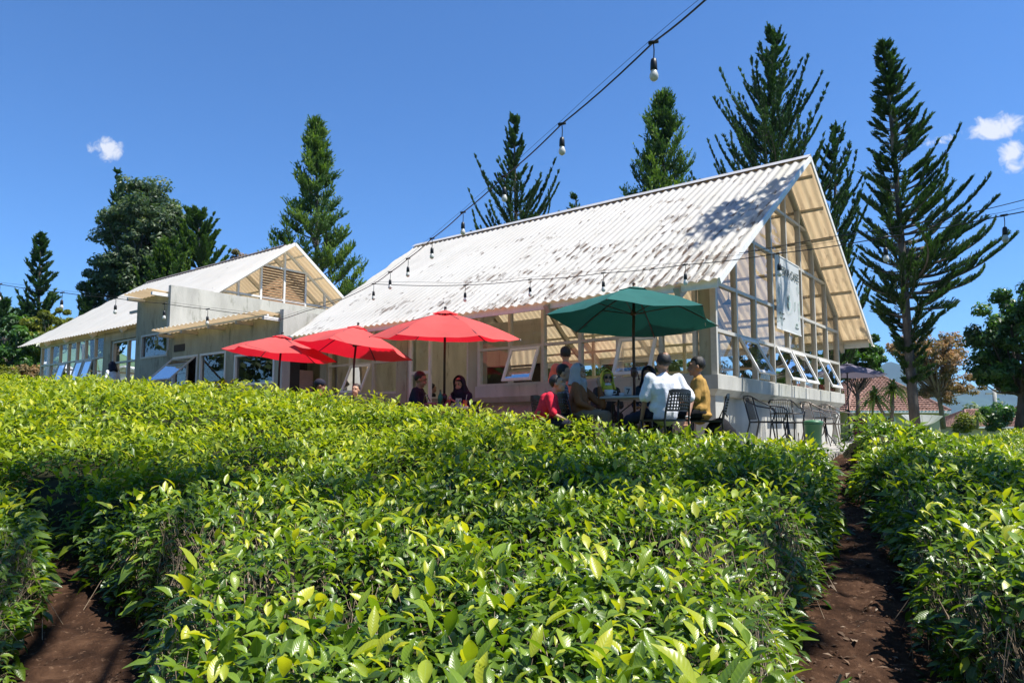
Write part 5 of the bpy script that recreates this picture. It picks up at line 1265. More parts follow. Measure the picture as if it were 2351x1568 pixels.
def twigs(sel, rmax, dens, rad):
    x, y, h, d, gx_, gy_ = scatter(sel, 0, rmax, dens); n = len(x); g = G(x, y)
    bare = np.clip((fbm(x*1.7+3, y*1.7, 77, 3)-.54)*7, 0, 1); side = np.clip(np.hypot(gx_, gy_)/2, 0, 1)
    kp = rng.uniform(0, 1, n) < np.maximum(np.maximum(bare, side), .18); x, y, h, g, gx_, gy_, side = [q[kp] for q in (x, y, h, g, gx_, gy_, side)]; n = len(x)
    top = np.stack([x, y, g+h-.015-rng.exponential(.03, n)], 1)
    Ln = rng.uniform(.08, .22, n)*(1+side*1.4); dirx = rng.normal(0, .35, n)+np.clip(gx_, -3, 3)*.25; diry = rng.normal(0, .35, n)+np.clip(gy_, -3, 3)*.25
    bot = top+np.stack([dirx*Ln, diry*Ln, -Ln], 1); bot[:, 2] = np.maximum(bot[:, 2], g-.02)
    mid = (top+bot)/2+rng.normal(0, .012, (n, 3)); V = np.zeros((n, 3, 3, 3))
    for k in range(3):
        o = np.array([cos(2.1*k), sin(2.1*k), 0])
        for j, (p, q) in enumerate(((bot, 1.3), (mid, 1.0), (top, .6))): V[:, j, k] = p+o*rad*q
    base = [(j*3+k, j*3+(k+1) % 3, (j+1)*3+(k+1) % 3, (j+1)*3+k) for j in range(2) for k in range(3)]
    F = (np.arange(n)[:, None, None]*9+np.array(base)[None]).reshape(-1, 4)
    return V.reshape(-1, 3), F
side_f1 = lambda x, y: x > np.interp(y, F1[:, 1], F1[:, 0])
f2x = lambda y: np.interp(y, F2[:6, 1], F2[:6, 0])
sel_right = lambda x, y: side_f1(x, y) | (x > 4.4)
def sel_rear(x, y):
    yb = np.interp(x, [-11, -7, -4.8, -3.5, -1.9, -.5, .4, .95, 1.1], [7.6, 7.2, 6.5, 5.55, 5.35, 5.9, 7.2, 8.3, 9.4])
    lf = (x < f2x(np.minimum(y, 5.6))) & (y < 5.7)
    return (((y > yb) & (x < 1.1)) | lf) & ~sel_right(x, y)
sel_main = lambda x, y: ~sel_rear(x, y) & ~sel_right(x, y)
BEDS = [('near', sel_main, 'glossy green tea bushes filling the bed between the two bare soil furrows'),
        ('rear', sel_rear, 'yellow green tea bushes of the rear bed rising to the left'),
        ('right', sel_right, 'bright green tea bushes right of the narrow dirt path')]
for key, sel, lab in BEDS:
    root = empty('tea_bushes', (0, 0, 0)); tag(root, lab, 'tea bushes', kind='stuff')
    X_, Y_, Z_, F_ = core_mesh('c', sel)
    used = np.unique(F_); remap = -np.ones(X_.size, int); remap[used] = np.arange(len(used))
    V_ = np.stack([X_.ravel(), Y_.ravel(), Z_.ravel()], 1)[used]
    np_mesh('inner_mass', V_, remap[F_], M['core'], parent=root, smooth=True)
    near = merge([tea_leaves(sel, 0, 3.2, 2700, 6, .060, '', None), tea_leaves(sel, 3.2, 6.3, 2500, 4, .061, '', None)])
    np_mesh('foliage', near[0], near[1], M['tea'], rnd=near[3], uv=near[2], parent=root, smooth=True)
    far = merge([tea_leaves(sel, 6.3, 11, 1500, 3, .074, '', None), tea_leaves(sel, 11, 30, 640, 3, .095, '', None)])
    np_mesh('foliage', far[0], far[1], M['tea_sunlit'] if key == 'rear' else M['tea'], rnd=far[3], uv=far[2], parent=root, smooth=True)
    tv, tf = twigs(sel, 5.5, 900, .002)
    np_mesh('twigs', tv, tf, M['twig'], parent=root, smooth=True)
# woody stems along the furrow sides
mb = MB()
for F_, off in ((F1, .42), (F2, .72)):
    for i in range(34):
        k = rng.uniform(0, len(F_)-1.01) if F_ is F1 else rng.uniform(0, 3.2); i0 = int(k); p = F_[i0]*(1-k+i0)+F_[i0+1]*(k-i0); dd = F_[i0+1]-F_[i0]; dd = dd/np.hypot(*dd)
        sd = random.choice((-1, 1)); q = p+np.array([-dd[1], dd[0]])*sd*(off*(1.0 if F_ is F2 else .9)+.15)
        z0 = float(G(q[0:1], q[1:2])[0]); inn = np.array([-dd[1], dd[0]])*sd
        for s in range(random.randint(4, 9)):
            a = random.uniform(-.6, .6); L = random.uniform(.3, .55); e = q-inn*random.uniform(-.1, .22)+dd*a*.4
            mb.tube([(q[0], q[1], z0-.03), (q[0]*.5+e[0]*.5+random.uniform(-.03, .03), q[1]*.5+e[1]*.5, z0+L*.5), (e[0], e[1], z0+L)], [.011, .008, .004], 5, False)
tag(mb.build('tea_stems', M['twig'], smooth=True), 'pale woody stems at the foot of the tea bushes along the furrows', 'tea stems', kind='stuff')
# leaf litter and clods on the path
n = 900; k = rng.uniform(0, 6.8, n); i0 = k.astype(int); fr = k-i0; P = F1[i0]*(1-fr)[:, None]+F1[i0+1]*fr[:, None]; P += rng.normal(0, .25, (n, 2))
n2 = 300; k = rng.uniform(.5, 2.8, n2); i0 = k.astype(int); fr = k-i0; Q = F2[i0]*(1-fr)[:, None]+F2[i0+1]*fr[:, None]; Q += rng.normal(0, .4, (n2, 2)); P = np.concatenate([P, Q])
z = G(P[:, 0], P[:, 1])+soilbump(P[:, 0], P[:, 1])+.008
n = len(P); L = rng.uniform(.015, .06, n)
V, F, uv, nv = leaf_verts(np.column_stack([P, z]), rng.uniform(0, 6.28, n), rng.normal(.08, .15, n), rng.normal(0, .3, n), L, L*.45, 3)
M['litter'] = foliage_mat('dry_leaf', (.05, .03, .018), (.17, .11, .07), .8, .1, (1, 1, 1), (.38, .30, .22), .2)
tag(np_mesh('leaf_litter', V, F, M['litter'], rnd=np.repeat(rng.uniform(0, 1, n), nv), uv=uv, smooth=True), 'dry brown leaves lying on the soil path', 'leaf litter', kind='stuff')
# ================================================================== trees and background
def needles(P, D, L, k, nl, nw, spread, tone, name, mt, root):
    """P (n,3) base, D (n,3) unit directions, L lengths: k thin triangular needles round each sprig"""
    n = len(P); m = n*k
    t = rng.uniform(0, 1, m); i = np.repeat(np.arange(n), k)
    base = P[i]+D[i]*(L[i]*t)[:, None]
    r = rng.normal(0, 1, (m, 3)); r -= D[i]*(r*D[i]).sum(1)[:, None]; r /= np.linalg.norm(r, axis=1)[:, None]+1e-9
    d = D[i]+r*(spread*rng.uniform(.4, 1.2, m))[:, None]; d[:, 2] += .12; d /= np.linalg.norm(d, axis=1)[:, None]
    l = nl*rng.uniform(.6, 1.25, m)*(1-.35*t); s = np.cross(d, rng.normal(0, 1, (m, 3))); s /= np.linalg.norm(s, axis=1)[:, None]+1e-9
    V = np.stack([base-s*nw*.5, base+s*nw*.5, base+d*l[:, None]+s*nw*.12, base+d*l[:, None]-s*nw*.12], 1).reshape(-1, 3)
    F = np.arange(m*4).reshape(-1, 4)
    a = np.clip(tone[i]+rng.normal(0, .14, m)+t*.15, 0, 1)
    return np_mesh(name, V, F, M[mt], rnd=np.repeat(a, 4), parent=root)
def conifer(px, Yd, ytop, ybase, prof, label, nb=90, lift=.9, low=.15, s0=.2, mt='conifer', seed=1, h0=.1, side=.30, nl=.13, nw=.022, k=12, dens=1.55, tufts=False, trunk=.14, px_base=None, step=.16, az_bias=None, extra=None, group='tall conifers behind the cafe', gap=0., lr=1.):
    nb = int(nb*1.25); k = int(k*dens*(.85 if nl < .13 else .62)); nw *= 1.6 if nl > .13 else 1.35; side *= 1.25; R_ = random.Random(seed); top = at(px, ytop, Yd); base = at(px_base or px, ybase, Yd); H = top.z-base.z
    root = empty('conifer', tuple(base), 0, label, 'tree', group)
    ax = lambda h: base.lerp(top, h)+Vector((sin(h*5+seed)*.05, 0, 0))
    mb = MB(); mb.tube([ax(i/14) for i in range(15)], [trunk*(1-i/14)**.8+.015 for i in range(15)], 9); mb.build('trunk', M['bark'], root, True)
    P = []; D = []; L = []; Ag = []; mb = MB(); br = []
    for b in range(nb):
        h = h0+(1-h0)*((b+.5)/nb)**.92; whorl = round(h*nb/5)/nb*5
        h = min(.985, (h*.35+whorl*.65) if not tufts else h); a = R_.uniform(0, 2*pi)
        if R_.random() < gap: continue
        rr = prof(h)*R_.uniform(.55, 1.12); br.append((h, a, rr, lift*R_.uniform(.65, 1.35), low+R_.uniform(-.12, .12)))
    for e in (extra or []): br.append(e)
    for h, a, rr, lf, lw in br:
        rr *= lr if cos(a) < 0 else 1
        o = ax(h); n = max(3, int(rr/step)); pts = []
        wob = R_.uniform(-.45, .45)
        for i in range(n+1):
            s = i/n; hr = rr*(s**.9); z = rr*(lw*s+lf*s*s*.8); aa = a+wob*s*s
            pts.append(o+Vector((cos(aa)*hr, sin(aa)*hr, z)))
        mb.tube(pts, [max(.008, .035*rr/2*(1-i/n)**.8+.006) for i in range(n+1)], 5, False)
        bright = R_.uniform(.15, .6)
        for i_ in np.arange(0, n+.01, .5):
            i = int(i_); s = (i_+R_.uniform(-.2, .2))/n; s = min(1, max(0, s))
            if s < s0 and h < .8: continue
            d0 = (pts[min(i+1, n)]-pts[max(i-1, 0)]).normalized(); lat = Vector((-sin(a), cos(a), 0))
            pp = pts[i].lerp(pts[min(i+1, n)], min(1, max(0, s*n-i))); P.append(pp); D.append(d0); L.append(step*1.1); Ag.append(bright+s*.25)
            if tufts:
                for q in range(3 if s < .5 else 7):
                    v = (d0*.35+Vector((R_.gauss(0, .55), R_.gauss(0, .55), .9))).normalized(); P.append(pp+Vector((R_.gauss(0, .05), R_.gauss(0, .05), 0))); D.append(v); L.append(side*R_.uniform(.6, 1.1)*(.6+.5*s)); Ag.append(bright+s*.35)
            else:
                for sg in (-1, 1, 0, -.4, .4):
                    if R_.random() < .2: continue
                    ln = side*(1.05-.75*s)*R_.uniform(.55, 1.15)*min(1, .45+rr*.4)
                    v = (d0*.75+lat*sg*R_.uniform(.35, .75)+Vector((0, 0, R_.uniform(.25, .75)))).normalized(); P.append(pp); D.append(v); L.append(ln); Ag.append(bright+s*.22)
    mb.build('branches', M['bark'], root, False)
    for i in range(14):   # leader
        h = .9+.1*i/14; P.append(ax(h)); D.append(Vector((R_.gauss(0, .3), R_.gauss(0, .3), 1)).normalized()); L.append(.2*(1.2-i/14)); Ag.append(.4)
    P = np.array([tuple(p) for p in P]); D = np.array([tuple(p) for p in D]); L = np.array(L); Ag = np.array(Ag)
    needles(P, D, L, k, nl, nw, .55, Ag, 'crown', mt, root)
    return root
def lin(*pts): xs = [p[0] for p in pts]; ys = [p[1] for p in pts]; return lambda h: float(np.interp(h, xs, ys))
# small left conifer
conifer(90, 40, 540, 862, lin((0, .3), (.16, 1.1), (.35, 1.1), (.6, .75), (.85, .4), (1, .12)), 'slim conifer at the far left beside the yellow green tree', nb=95, lift=.9, low=.15, seed=3, nl=.19, nw=.04, side=.34, k=9, h0=.08, trunk=.12, step=.2)
conifer(60, 42, 700, 862, lin((0, .5), (.5, .9), (1, .15)), 'short dark conifer left of the slim one', nb=45, lift=.8, seed=31, nl=.2, nw=.045, side=.4, k=9, step=.22)
conifer(8, 38, 690, 862, lin((0, .8), (.5, 1.1), (1, .15)), 'dark conifer cut by the left edge of the photo', nb=60, lift=.8, seed=32, nl=.2, nw=.045, side=.4, k=9, step=.2)
# pair on either side of the broad tree
conifer(270, 41, 392, 870, lin((0, 1.0), (.6, .8), (.85, .35), (1, .05)), 'thin leader of a conifer rising behind the broad tree', nb=80, lift=1.2, seed=5, nl=.16, nw=.035, side=.3, k=8, step=.22)
conifer(458, 37, 490, 860, lin((0, 1.6), (.3, 1.6), (.7, 1.2), (.9, .7), (1, .2)), 'bushy conifer right of the broad tree', nb=110, lift=1.1, low=.1, seed=6, mt='conifer_y', nl=.18, nw=.04, side=.55, k=14, step=.2, s0=.1)
conifer(390, 35, 560, 850, lin((0, 1.8), (.4, 1.7), (.8, .9), (1, .2)), 'dense conifer in front of the broad tree, above the white roof', nb=90, lift=1.0, seed=8, mt='conifer_y', nl=.18, nw=.04, side=.5, k=12, step=.22)
conifer(215, 37, 650, 862, lin((0, .8), (.4, 1.0), (.8, .5), (1, .1)), 'low feathery conifer below the broad tree on its left', nb=50, lift=1.3, seed=9, nl=.17, nw=.035, side=.35, k=9, step=.2)
conifer(725, 34, 285, 860, lin((0, 2.5), (.22, 2.5), (.42, 1.9), (.6, 1.2), (.8, .72), (.93, .35), (1, .08)), 'cone shaped conifer with rounded tufts behind the left gable', nb=130, lift=.55, low=.10, seed=11, mt='conifer_y', nl=.17, nw=.034, side=.40, k=9, tufts=True, step=.26, s0=.45, h0=.12)
conifer(1183, 30, 268, 900, lin((0, 2.0), (.35, 2.1), (.6, 1.75), (.80, .50), (.9, .38), (1, .06)), 'conifer with upswept arms behind the middle of the hall roof', nb=95, lift=1.15, low=.15, seed=12, nl=.11, nw=.028, side=.46, k=16, step=.18, s0=.2, trunk=.13,
        extra=[(.52, 3.0, 2.0, 1.3, .1), (.45, 3.3, 2.1, 1.0, .1), (.55, .1, 1.7, 1.4, .1), (.60, .5, 1.4, 1.7, .1)])
conifer(1525, 30, 226, 900, lin((0, 2.2), (.40, 2.2), (.55, 1.6), (.66, 1.15), (.8, .85), (.93, .45), (1, .1)), 'dense narrow conifer between the hanging bulbs and the ridge', nb=150, lift=1.0, low=.1, seed=13, mt='conifer_y', nl=.15, nw=.032, side=.34, k=9, tufts=True, step=.24, s0=.2, trunk=.14)
conifer(1322, 32, 452, 900, lin((0, 1.0), (.6, .8), (1, .15)), 'tip of a conifer just showing above the hall ridge', nb=40, lift=1.3, seed=14, nl=.15, nw=.03, side=.36, k=11, step=.18)
# the big one with long upswept arms
EX = [(.35, 3.05, 2.6, 1.05, .10), (.42, 3.2, 2.55, 1.05, .12), (.52, 3.0, 2.2, 1.30, .15), (.57, 2.9, 1.9, 1.4, .2), (.33, 3.4, 2.5, 1.0, .1), (.50, .1, 1.9, 1.65, .2), (.44, -.2, 2.2, 1.45, .15), (.36, .2, 2.9, 1.15, .1), (.28, -.1, 3.1, 1.15, .1), (.22, .15, 3.4, 1.15, .08), (.16, -.1, 3.2, 1.1, .1), (.72, 2.9, .95, 1.7, .3), (.70, .1, 1.2, 1.75, .2), (.80, 3.1, .6, 1.8, .4), (.28, 2.8, 2.6, .9, .1), (.62, 3.3, 1.5, 1.4, .1), (.15, .4, 3.0, 1.0, .1), (.1, 0, 3.1, 1.1, .1), (.12, -.5, 2.9, 1.3, .1)]
conifer(1772, 25, 68, 985, lin((0, 2.8), (.5, 2.5), (.64, 2.1), (.75, 1.5), (.85, .85), (.94, .35), (1, .1)), 'largest conifer with long upswept arms behind the gable', nb=130, lift=1.3, low=.15, seed=16, nl=.105, nw=.024, side=.46, k=15, step=.17, s0=.08, trunk=.17, extra=EX)
EX6 = [(.45, .1, 2.6, .6, .05), (.49, -.2, 2.3, .65, .05), (.44, .35, 2.5, .5, .0), (.38, .15, 3.1, .5, .0), (.40, -.45, 2.9, .6, .05), (.56, .2, 1.9, .9, .2), (.42, 0, 2.9, .5, .0), (.36, -.3, 3.0, .6, -.05), (.47, .2, 2.6, .85, .05), (.33, .3, 2.9, .35, .0), (.40, .5, 2.7, .8, .05), (.54, 0, 2.1, .9, .15), (.60, -.3, 1.7, .9, .2), (.52, 3.1, 1.3, .9, .2), (.46, 2.9, 1.3, .9, .0), (.37, 3.2, 1.2, .5, .0), (.30, .1, 2.4, .15, .0), (.29, 2.9, 1.3, .2, -.1), (.34, -.1, 3.0, .45, -.05)]
EX6 = [(a_, b_, c_*.9, d_, e_) for a_, b_, c_, d_, e_ in EX6]
conifer(1915, 26, 298, 985, lin((0, 1.4), (.5, 1.3), (.8, .8), (1, .12)), 'upswept conifer close beside the right roof edge', nb=80, lift=1.5, low=.15, seed=41, nl=.11, nw=.024, side=.44, k=13, step=.17, s0=.1, trunk=.12)
conifer(2026, 19.5, 98, 985, lin((0, .22), (.10, .30), (.14, .55), (.19, .40), (.25, 1.1), (.34, 2.0), (.5, 1.7), (.62, 1.15), (.8, .62), (.92, .36), (1, .06)), 'open conifer with bare inner branches and pale trunk at the right', nb=215, lift=.62, low=.08, seed=17, nl=.085, nw=.017, side=.42, k=16, step=.15, s0=.28, trunk=.125, px_base=2106, extra=EX6, lr=.62)
conifer(2233, 27, 508, 985, lin((0, .5), (.6, .8), (1, .15)), 'narrow conifer tip behind the right arm of the open conifer', nb=40, lift=1.2, seed=18, nl=.14, nw=.03, side=.3, k=11, step=.18) if False else None
def crown(c, rad, nl_, n, leaf, mt, root, R_, up=.2, hollow=.55, stretch=1.0, lobes=None, name='crown', lf_=1.0):
    """leaf clumps gathered round many lobe centres spread through an ellipsoid"""
    c = np.array(c); rad = np.array(rad); k = nl_
    u = rng.normal(0, 1, (k, 3)); u /= np.linalg.norm(u, axis=1)[:, None]; rr = rng.uniform(hollow, 1.0, k)[:, None]
    Cc = c+u*rad*rr; lr_ = rng.uniform(.15, .30, k)*rad.mean()*lf_
    i = rng.integers(0, k, n); v = rng.normal(0, 1, (n, 3)); v /= np.linalg.norm(v, axis=1)[:, None]; v[:, 2] = np.where(v[:, 2] < -.2, v[:, 2]*.5, v[:, 2])
    p = Cc[i]+v*(lr_[i]*rng.uniform(.55, 1.08, n))[:, None]
    nd = v+rng.normal(0, .45, (n, 3)); nd[:, 2] += up; nd /= np.linalg.norm(nd, axis=1)[:, None]
    s = np.cross(nd, rng.normal(0, 1, (n, 3))); s /= np.linalg.norm(s, axis=1)[:, None]; t = np.cross(nd, s)
    l = leaf*rng.uniform(.6, 1.3, n)[:, None]; w_ = l*.42*stretch
    V = np.stack([p-s*l, p-t*w_+nd*l*.1, p+s*l-nd*l*.25, p+t*w_+nd*l*.1], 1).reshape(-1, 3); F = np.arange(n*4).reshape(-1, 4)
    tone = np.clip(.30+rng.normal(0, .15, k)[i]+rng.normal(0, .15, n)+v[:, 2]*.18, 0, 1)
    np_mesh(name, V, F, M[mt], rnd=np.repeat(tone, 4), parent=root); return Cc
def broadleaf(px, Yd, yc, ybase, rad, label, mt, nl_=60, n=9000, leaf=.12, seed=1, trunk=.13, bark='bark', px_base=None, group=None, hollow=.5, extra_c=(), name='broadleaf_tree', loc=None, cat='tree'):
    R_ = random.Random(seed); c = Vector(loc[0]) if loc else at(px, yc, Yd); b = Vector(loc[1]) if loc else at(px_base or px, ybase, Yd)
    root = empty(name, tuple(b), 0, label, cat, group)
    Cc = crown(tuple(c), rad, nl_, n, leaf, mt, root, R_, hollow=hollow, lf_=.78 if nl_ > 90 else (1.8 if max(rad) < 1.0 else 1.0))
    for e in extra_c: Cc = np.concatenate([Cc, crown(tuple(at(e[0], e[1], Yd+e[4])), e[2], e[3], int(n*e[5]), leaf, mt, root, R_, hollow=hollow)])
    fork = b.lerp(c, .55); mb = MB(); mb.tube([b, b.lerp(fork, .5)+Vector((.05, .03, 0)), fork], [trunk, trunk*.8, trunk*.6], 9); mb.build('trunk', M[bark], root, True); mb = MB()
    for q in Cc[::2]:
        q = Vector(q); st = fork.lerp(b, R_.uniform(0, .3)); m = st.lerp(q, .5)+Vector((R_.gauss(0, .1), R_.gauss(0, .1), -.12*(q-st).length)); mb.tube([st, m, q], [trunk*.35, trunk*.2, .012], 5, False)
    mb.build('branches', M[bark], root); return root
broadleaf(325, 38, 592, 868, (2.2, 1.9, 4.5), 'broad tall leafy tree with silvery foliage at the left', 'broad', 230, 44000, .11, 4, .22, extra_c=[(235, 700, (1.1, 1.1, 2.6), 30, 0, .22), (400, 560, (.9, .9, 2.2), 24, 0, .16)])
broadleaf(118, 34, 775, 865, (1.25, 1.1, 1.15), 'small yellow green tree at the far left', 'yellow', 40, 7000, .09, 6, .09, extra_c=[(150, 735, (.6, .6, .6), 10, 0, .2)])
broadleaf(70, 36, 830, 868, (1.6, 1.0, .9), 'dark green tree beneath the yellow green one', 'broad_dark', 30, 5000, .12, 7, .1)
broadleaf(20, 33, 800, 866, (1.3, 1.2, 1.6), 'dark leafy tree at the left edge', 'broad_dark', 36, 6000, .12, 8, .1)
broadleaf(540, 40, 610, 850, (.8, .8, 1.3), 'tree top with rusty leaves peeping over the left hall ridge', 'orange', 16, 1500, .12, 9, .07, hollow=.3)
broadleaf(2350, 25, 800, 985, (1.75, 1.6, 2.1), 'big round dark green tree at the right edge', 'broad_dark', 110, 26000, .085, 10, .16, px_base=2340, extra_c=[(2300, 850, (.8, .8, .9), 24, 0, .18)])
broadleaf(2140, 31, 815, 985, (1.75, 1.3, 1.05), 'sparse tree with rusty orange foliage behind the open conifer', 'orange', 120, 7000, .075, 11, .12, 'bark_pale', px_base=2166, hollow=.3, extra_c=[(2190, 890, (1.5, 1.1, .75), 40, 0, .5), (2080, 790, (.8, .8, .6), 16, .5, .2)])
broadleaf(1968, 28, 825, 975, (1.15, 1.2, .95), 'dark leafy tree under the right eave', 'broad_dark', 40, 8000, .09, 12, .1)
TB = 'leafy trees seen through the hall glass'
broadleaf(1425, 30, 850, 960, (1.7, 1.3, 1.5), 'dark leafy tree seen through the hall beside the brown pole', 'broad_dark', 40, 7000, .12, 13, .12, group=TB)
broadleaf(1250, 32, 870, 960, (1.3, 1.2, 1.1), 'light leafy shrub seen through the hall at the salmon shirt', 'yellow', 24, 3500, .11, 14, .1, group=TB)
broadleaf(1600, 30, 868, 960, (1.4, 1.2, 1.2), 'leafy tree seen through the hall beside the corner post', 'broad', 26, 4200, .11, 15, .1, group=TB)
broadleaf(1700, 27, 885, 960, (1.2, 1.0, 1.0), 'thin leafy tree seen through the near end of the gable glass', 'orange', 24, 2500, .08, 16, .07, group=TB, hollow=.3)
broadleaf(1845, 30, 880, 960, (1.4, 1.2, 1.2), 'dark leafy tree seen low through the middle of the gable', 'broad_dark', 26, 4500, .11, 17, .1, group=TB)
broadleaf(1120, 33, 880, 960, (1.5, 1.2, 1.2), 'dark leafy tree behind the hall entrance', 'broad_dark', 24, 4000, .12, 18, .1, group=TB)
# shrubs
broadleaf(2292, 40, 958, 985, (.85, .7, .75), 'small dark shrub in front of the right tiled roofs', 'broad_dark', 26, 3000, .10, 19, .05, name='shrub', cat='shrub')
broadleaf(2215, 36, 972, 986, (.7, .6, .45), 'bright green bush left of the right tiled roofs', 'yellow', 14, 1800, .09, 20, .04, name='shrub', cat='shrub')
broadleaf(118, 30, 862, 872, (.55, .5, .4), 'clipped round yellow green shrub under the far left trees', 'yellow', 20, 2500, .06, 21, .04, name='shrub', cat='shrub')
broadleaf(66, 31, 860, 872, (.8, .5, .35), 'brownish low hedge beside the white house', 'orange', 20, 2500, .07, 22, .04, name='shrub', cat='shrub')
broadleaf(8, 30, 862, 872, (.5, .5, .4), 'clipped round shrub at the left edge', 'yellow', 20, 2200, .06, 23, .04, name='shrub', cat='shrub')
# trees standing outside the frame to the right; they shade the field and the gable
SH = 'trees right of the frame that shade the field'
broadleaf(0, 0, 0, 0, (2.8, 2.0, 1.9), 'tree outside the right edge shading the middle of the field', 'broad', 26, 1050, .20, 31, .16, group=SH, loc=((5.9, 4.6, 9.2), (7.6, 3.6, -1.2)), hollow=.2)
broadleaf(0, 0, 0, 0, (2.0, 1.8, 1.8), 'tree outside the right edge shading the right tea bed', 'broad', 22, 1300, .20, 32, .16, group=SH, loc=((9.4, 5.0, 9.4), (9.6, 4.2, -1.2)), hollow=.2)
broadleaf(0, 0, 0, 0, (1.7, 1.7, 2.2), 'tree outside the right edge shading the end of the roof', 'broad', 22, 900, .20, 33, .16, group=SH, loc=((8.8, 11.5, 10.9), (12.2, 9.8, -1.0)), hollow=.2)
broadleaf(0, 0, 0, 0, (2.0, 1.5, 1.5), 'tree outside the frame shading the left of the field', 'broad', 20, 700, .20, 34, .16, group=SH, loc=((1.6, 4.6, 9.4), (-.5, -1.5, -1.25)), hollow=.2)
# strap leaved plants
def dracaena(px, Yd, heads, ybase, L, label, n=70):
    b = at(px, ybase, Yd); root = empty('dracaena', tuple(b), 0, label, 'plant'); mb = MB()
    for hx, hy in heads: h = at(hx, hy, Yd); mb.tube([b+Vector(((h.x-b.x)*.3, 0, 0)), b.lerp(h, .5)+Vector((.05, 0, 0)), h], [.06, .045, .035], 7)
    mb.build('stem', M['bark_pale'], root, True); V = []; F = []; A_ = []
    for hx, hy in heads:
        h = at(hx, hy, Yd)
        for i in range(n):
            a = random.uniform(0, 2*pi); e = random.uniform(-.2, 1.45); l = L*random.uniform(.7, 1.1); w_ = .028*random.uniform(.8, 1.3)*L/.6; d = Vector((cos(a)*cos(e), sin(a)*cos(e), sin(e))); sd = Vector((-sin(a), cos(a), 0)); p = h+Vector((0, 0, random.uniform(-.12, .08))); b0_ = len(V); tone = random.random()
            for j in range(7):
                t = j/6; ww = w_*(1-t**2.2)+.002; c = p+d*l*t+Vector((0, 0, -1))*(t**2.3)*l*.75*cos(e*.6)
                V += [tuple(c-sd*ww), tuple(c+sd*ww)]; A_ += [tone]*2
            F += [(b0_+2*j, b0_+2*j+1, b0_+2*j+3, b0_+2*j+2) for j in range(6)]
    np_mesh('leaves', np.array(V), np.array(F), M['strap'], rnd=np.array(A_), parent=root, smooth=True)
dracaena(2040, 20, [(2050, 893), (2008, 915)], 985, .62, 'strap leaved plant with drooping leaves right of the purple parasol', 95)
dracaena(2242, 34, [(2243, 955)], 985, .5, 'small strap leaved plant by the right tiled roofs', 60)
# houses
def tile_roof(mb, a, b, c, d, course=.30, wave=.24):
    """roof plane a-b eave, d-c ridge (a under d); stepped barrel tiles"""
    a, b, c, d = map(Vector, (a, b, c, d)); nrm = (b-a).cross(d-a).normalized()
    if nrm.z < 0: nrm = -nrm
    H_ = ((d-a).length+(c-b).length)/2; nc = max(3, int(H_/course)); nw_ = max(4, int((b-a).length/wave*3))
    for j in range(nc):
        vs = []
        for k_, t in enumerate((j/nc, (j+1)/nc)):
            l, r = a.lerp(d, t), b.lerp(c, t)
            for i in range(nw_+1): s = i/nw_; ph = (l.lerp(r, s)-a).dot((b-a).normalized())/wave*2*pi; vs.append(l.lerp(r, s)+nrm*(.035*sin(ph)+(.05 if k_ == 0 else .0)))
        mb.add(vs, [(i, i+1, nw_+2+i, nw_+1+i) for i in range(nw_)])
        mb.add([vs[0]-nrm*.05, vs[nw_]-nrm*.05, vs[nw_], vs[0]], [(0, 1, 2, 3)])
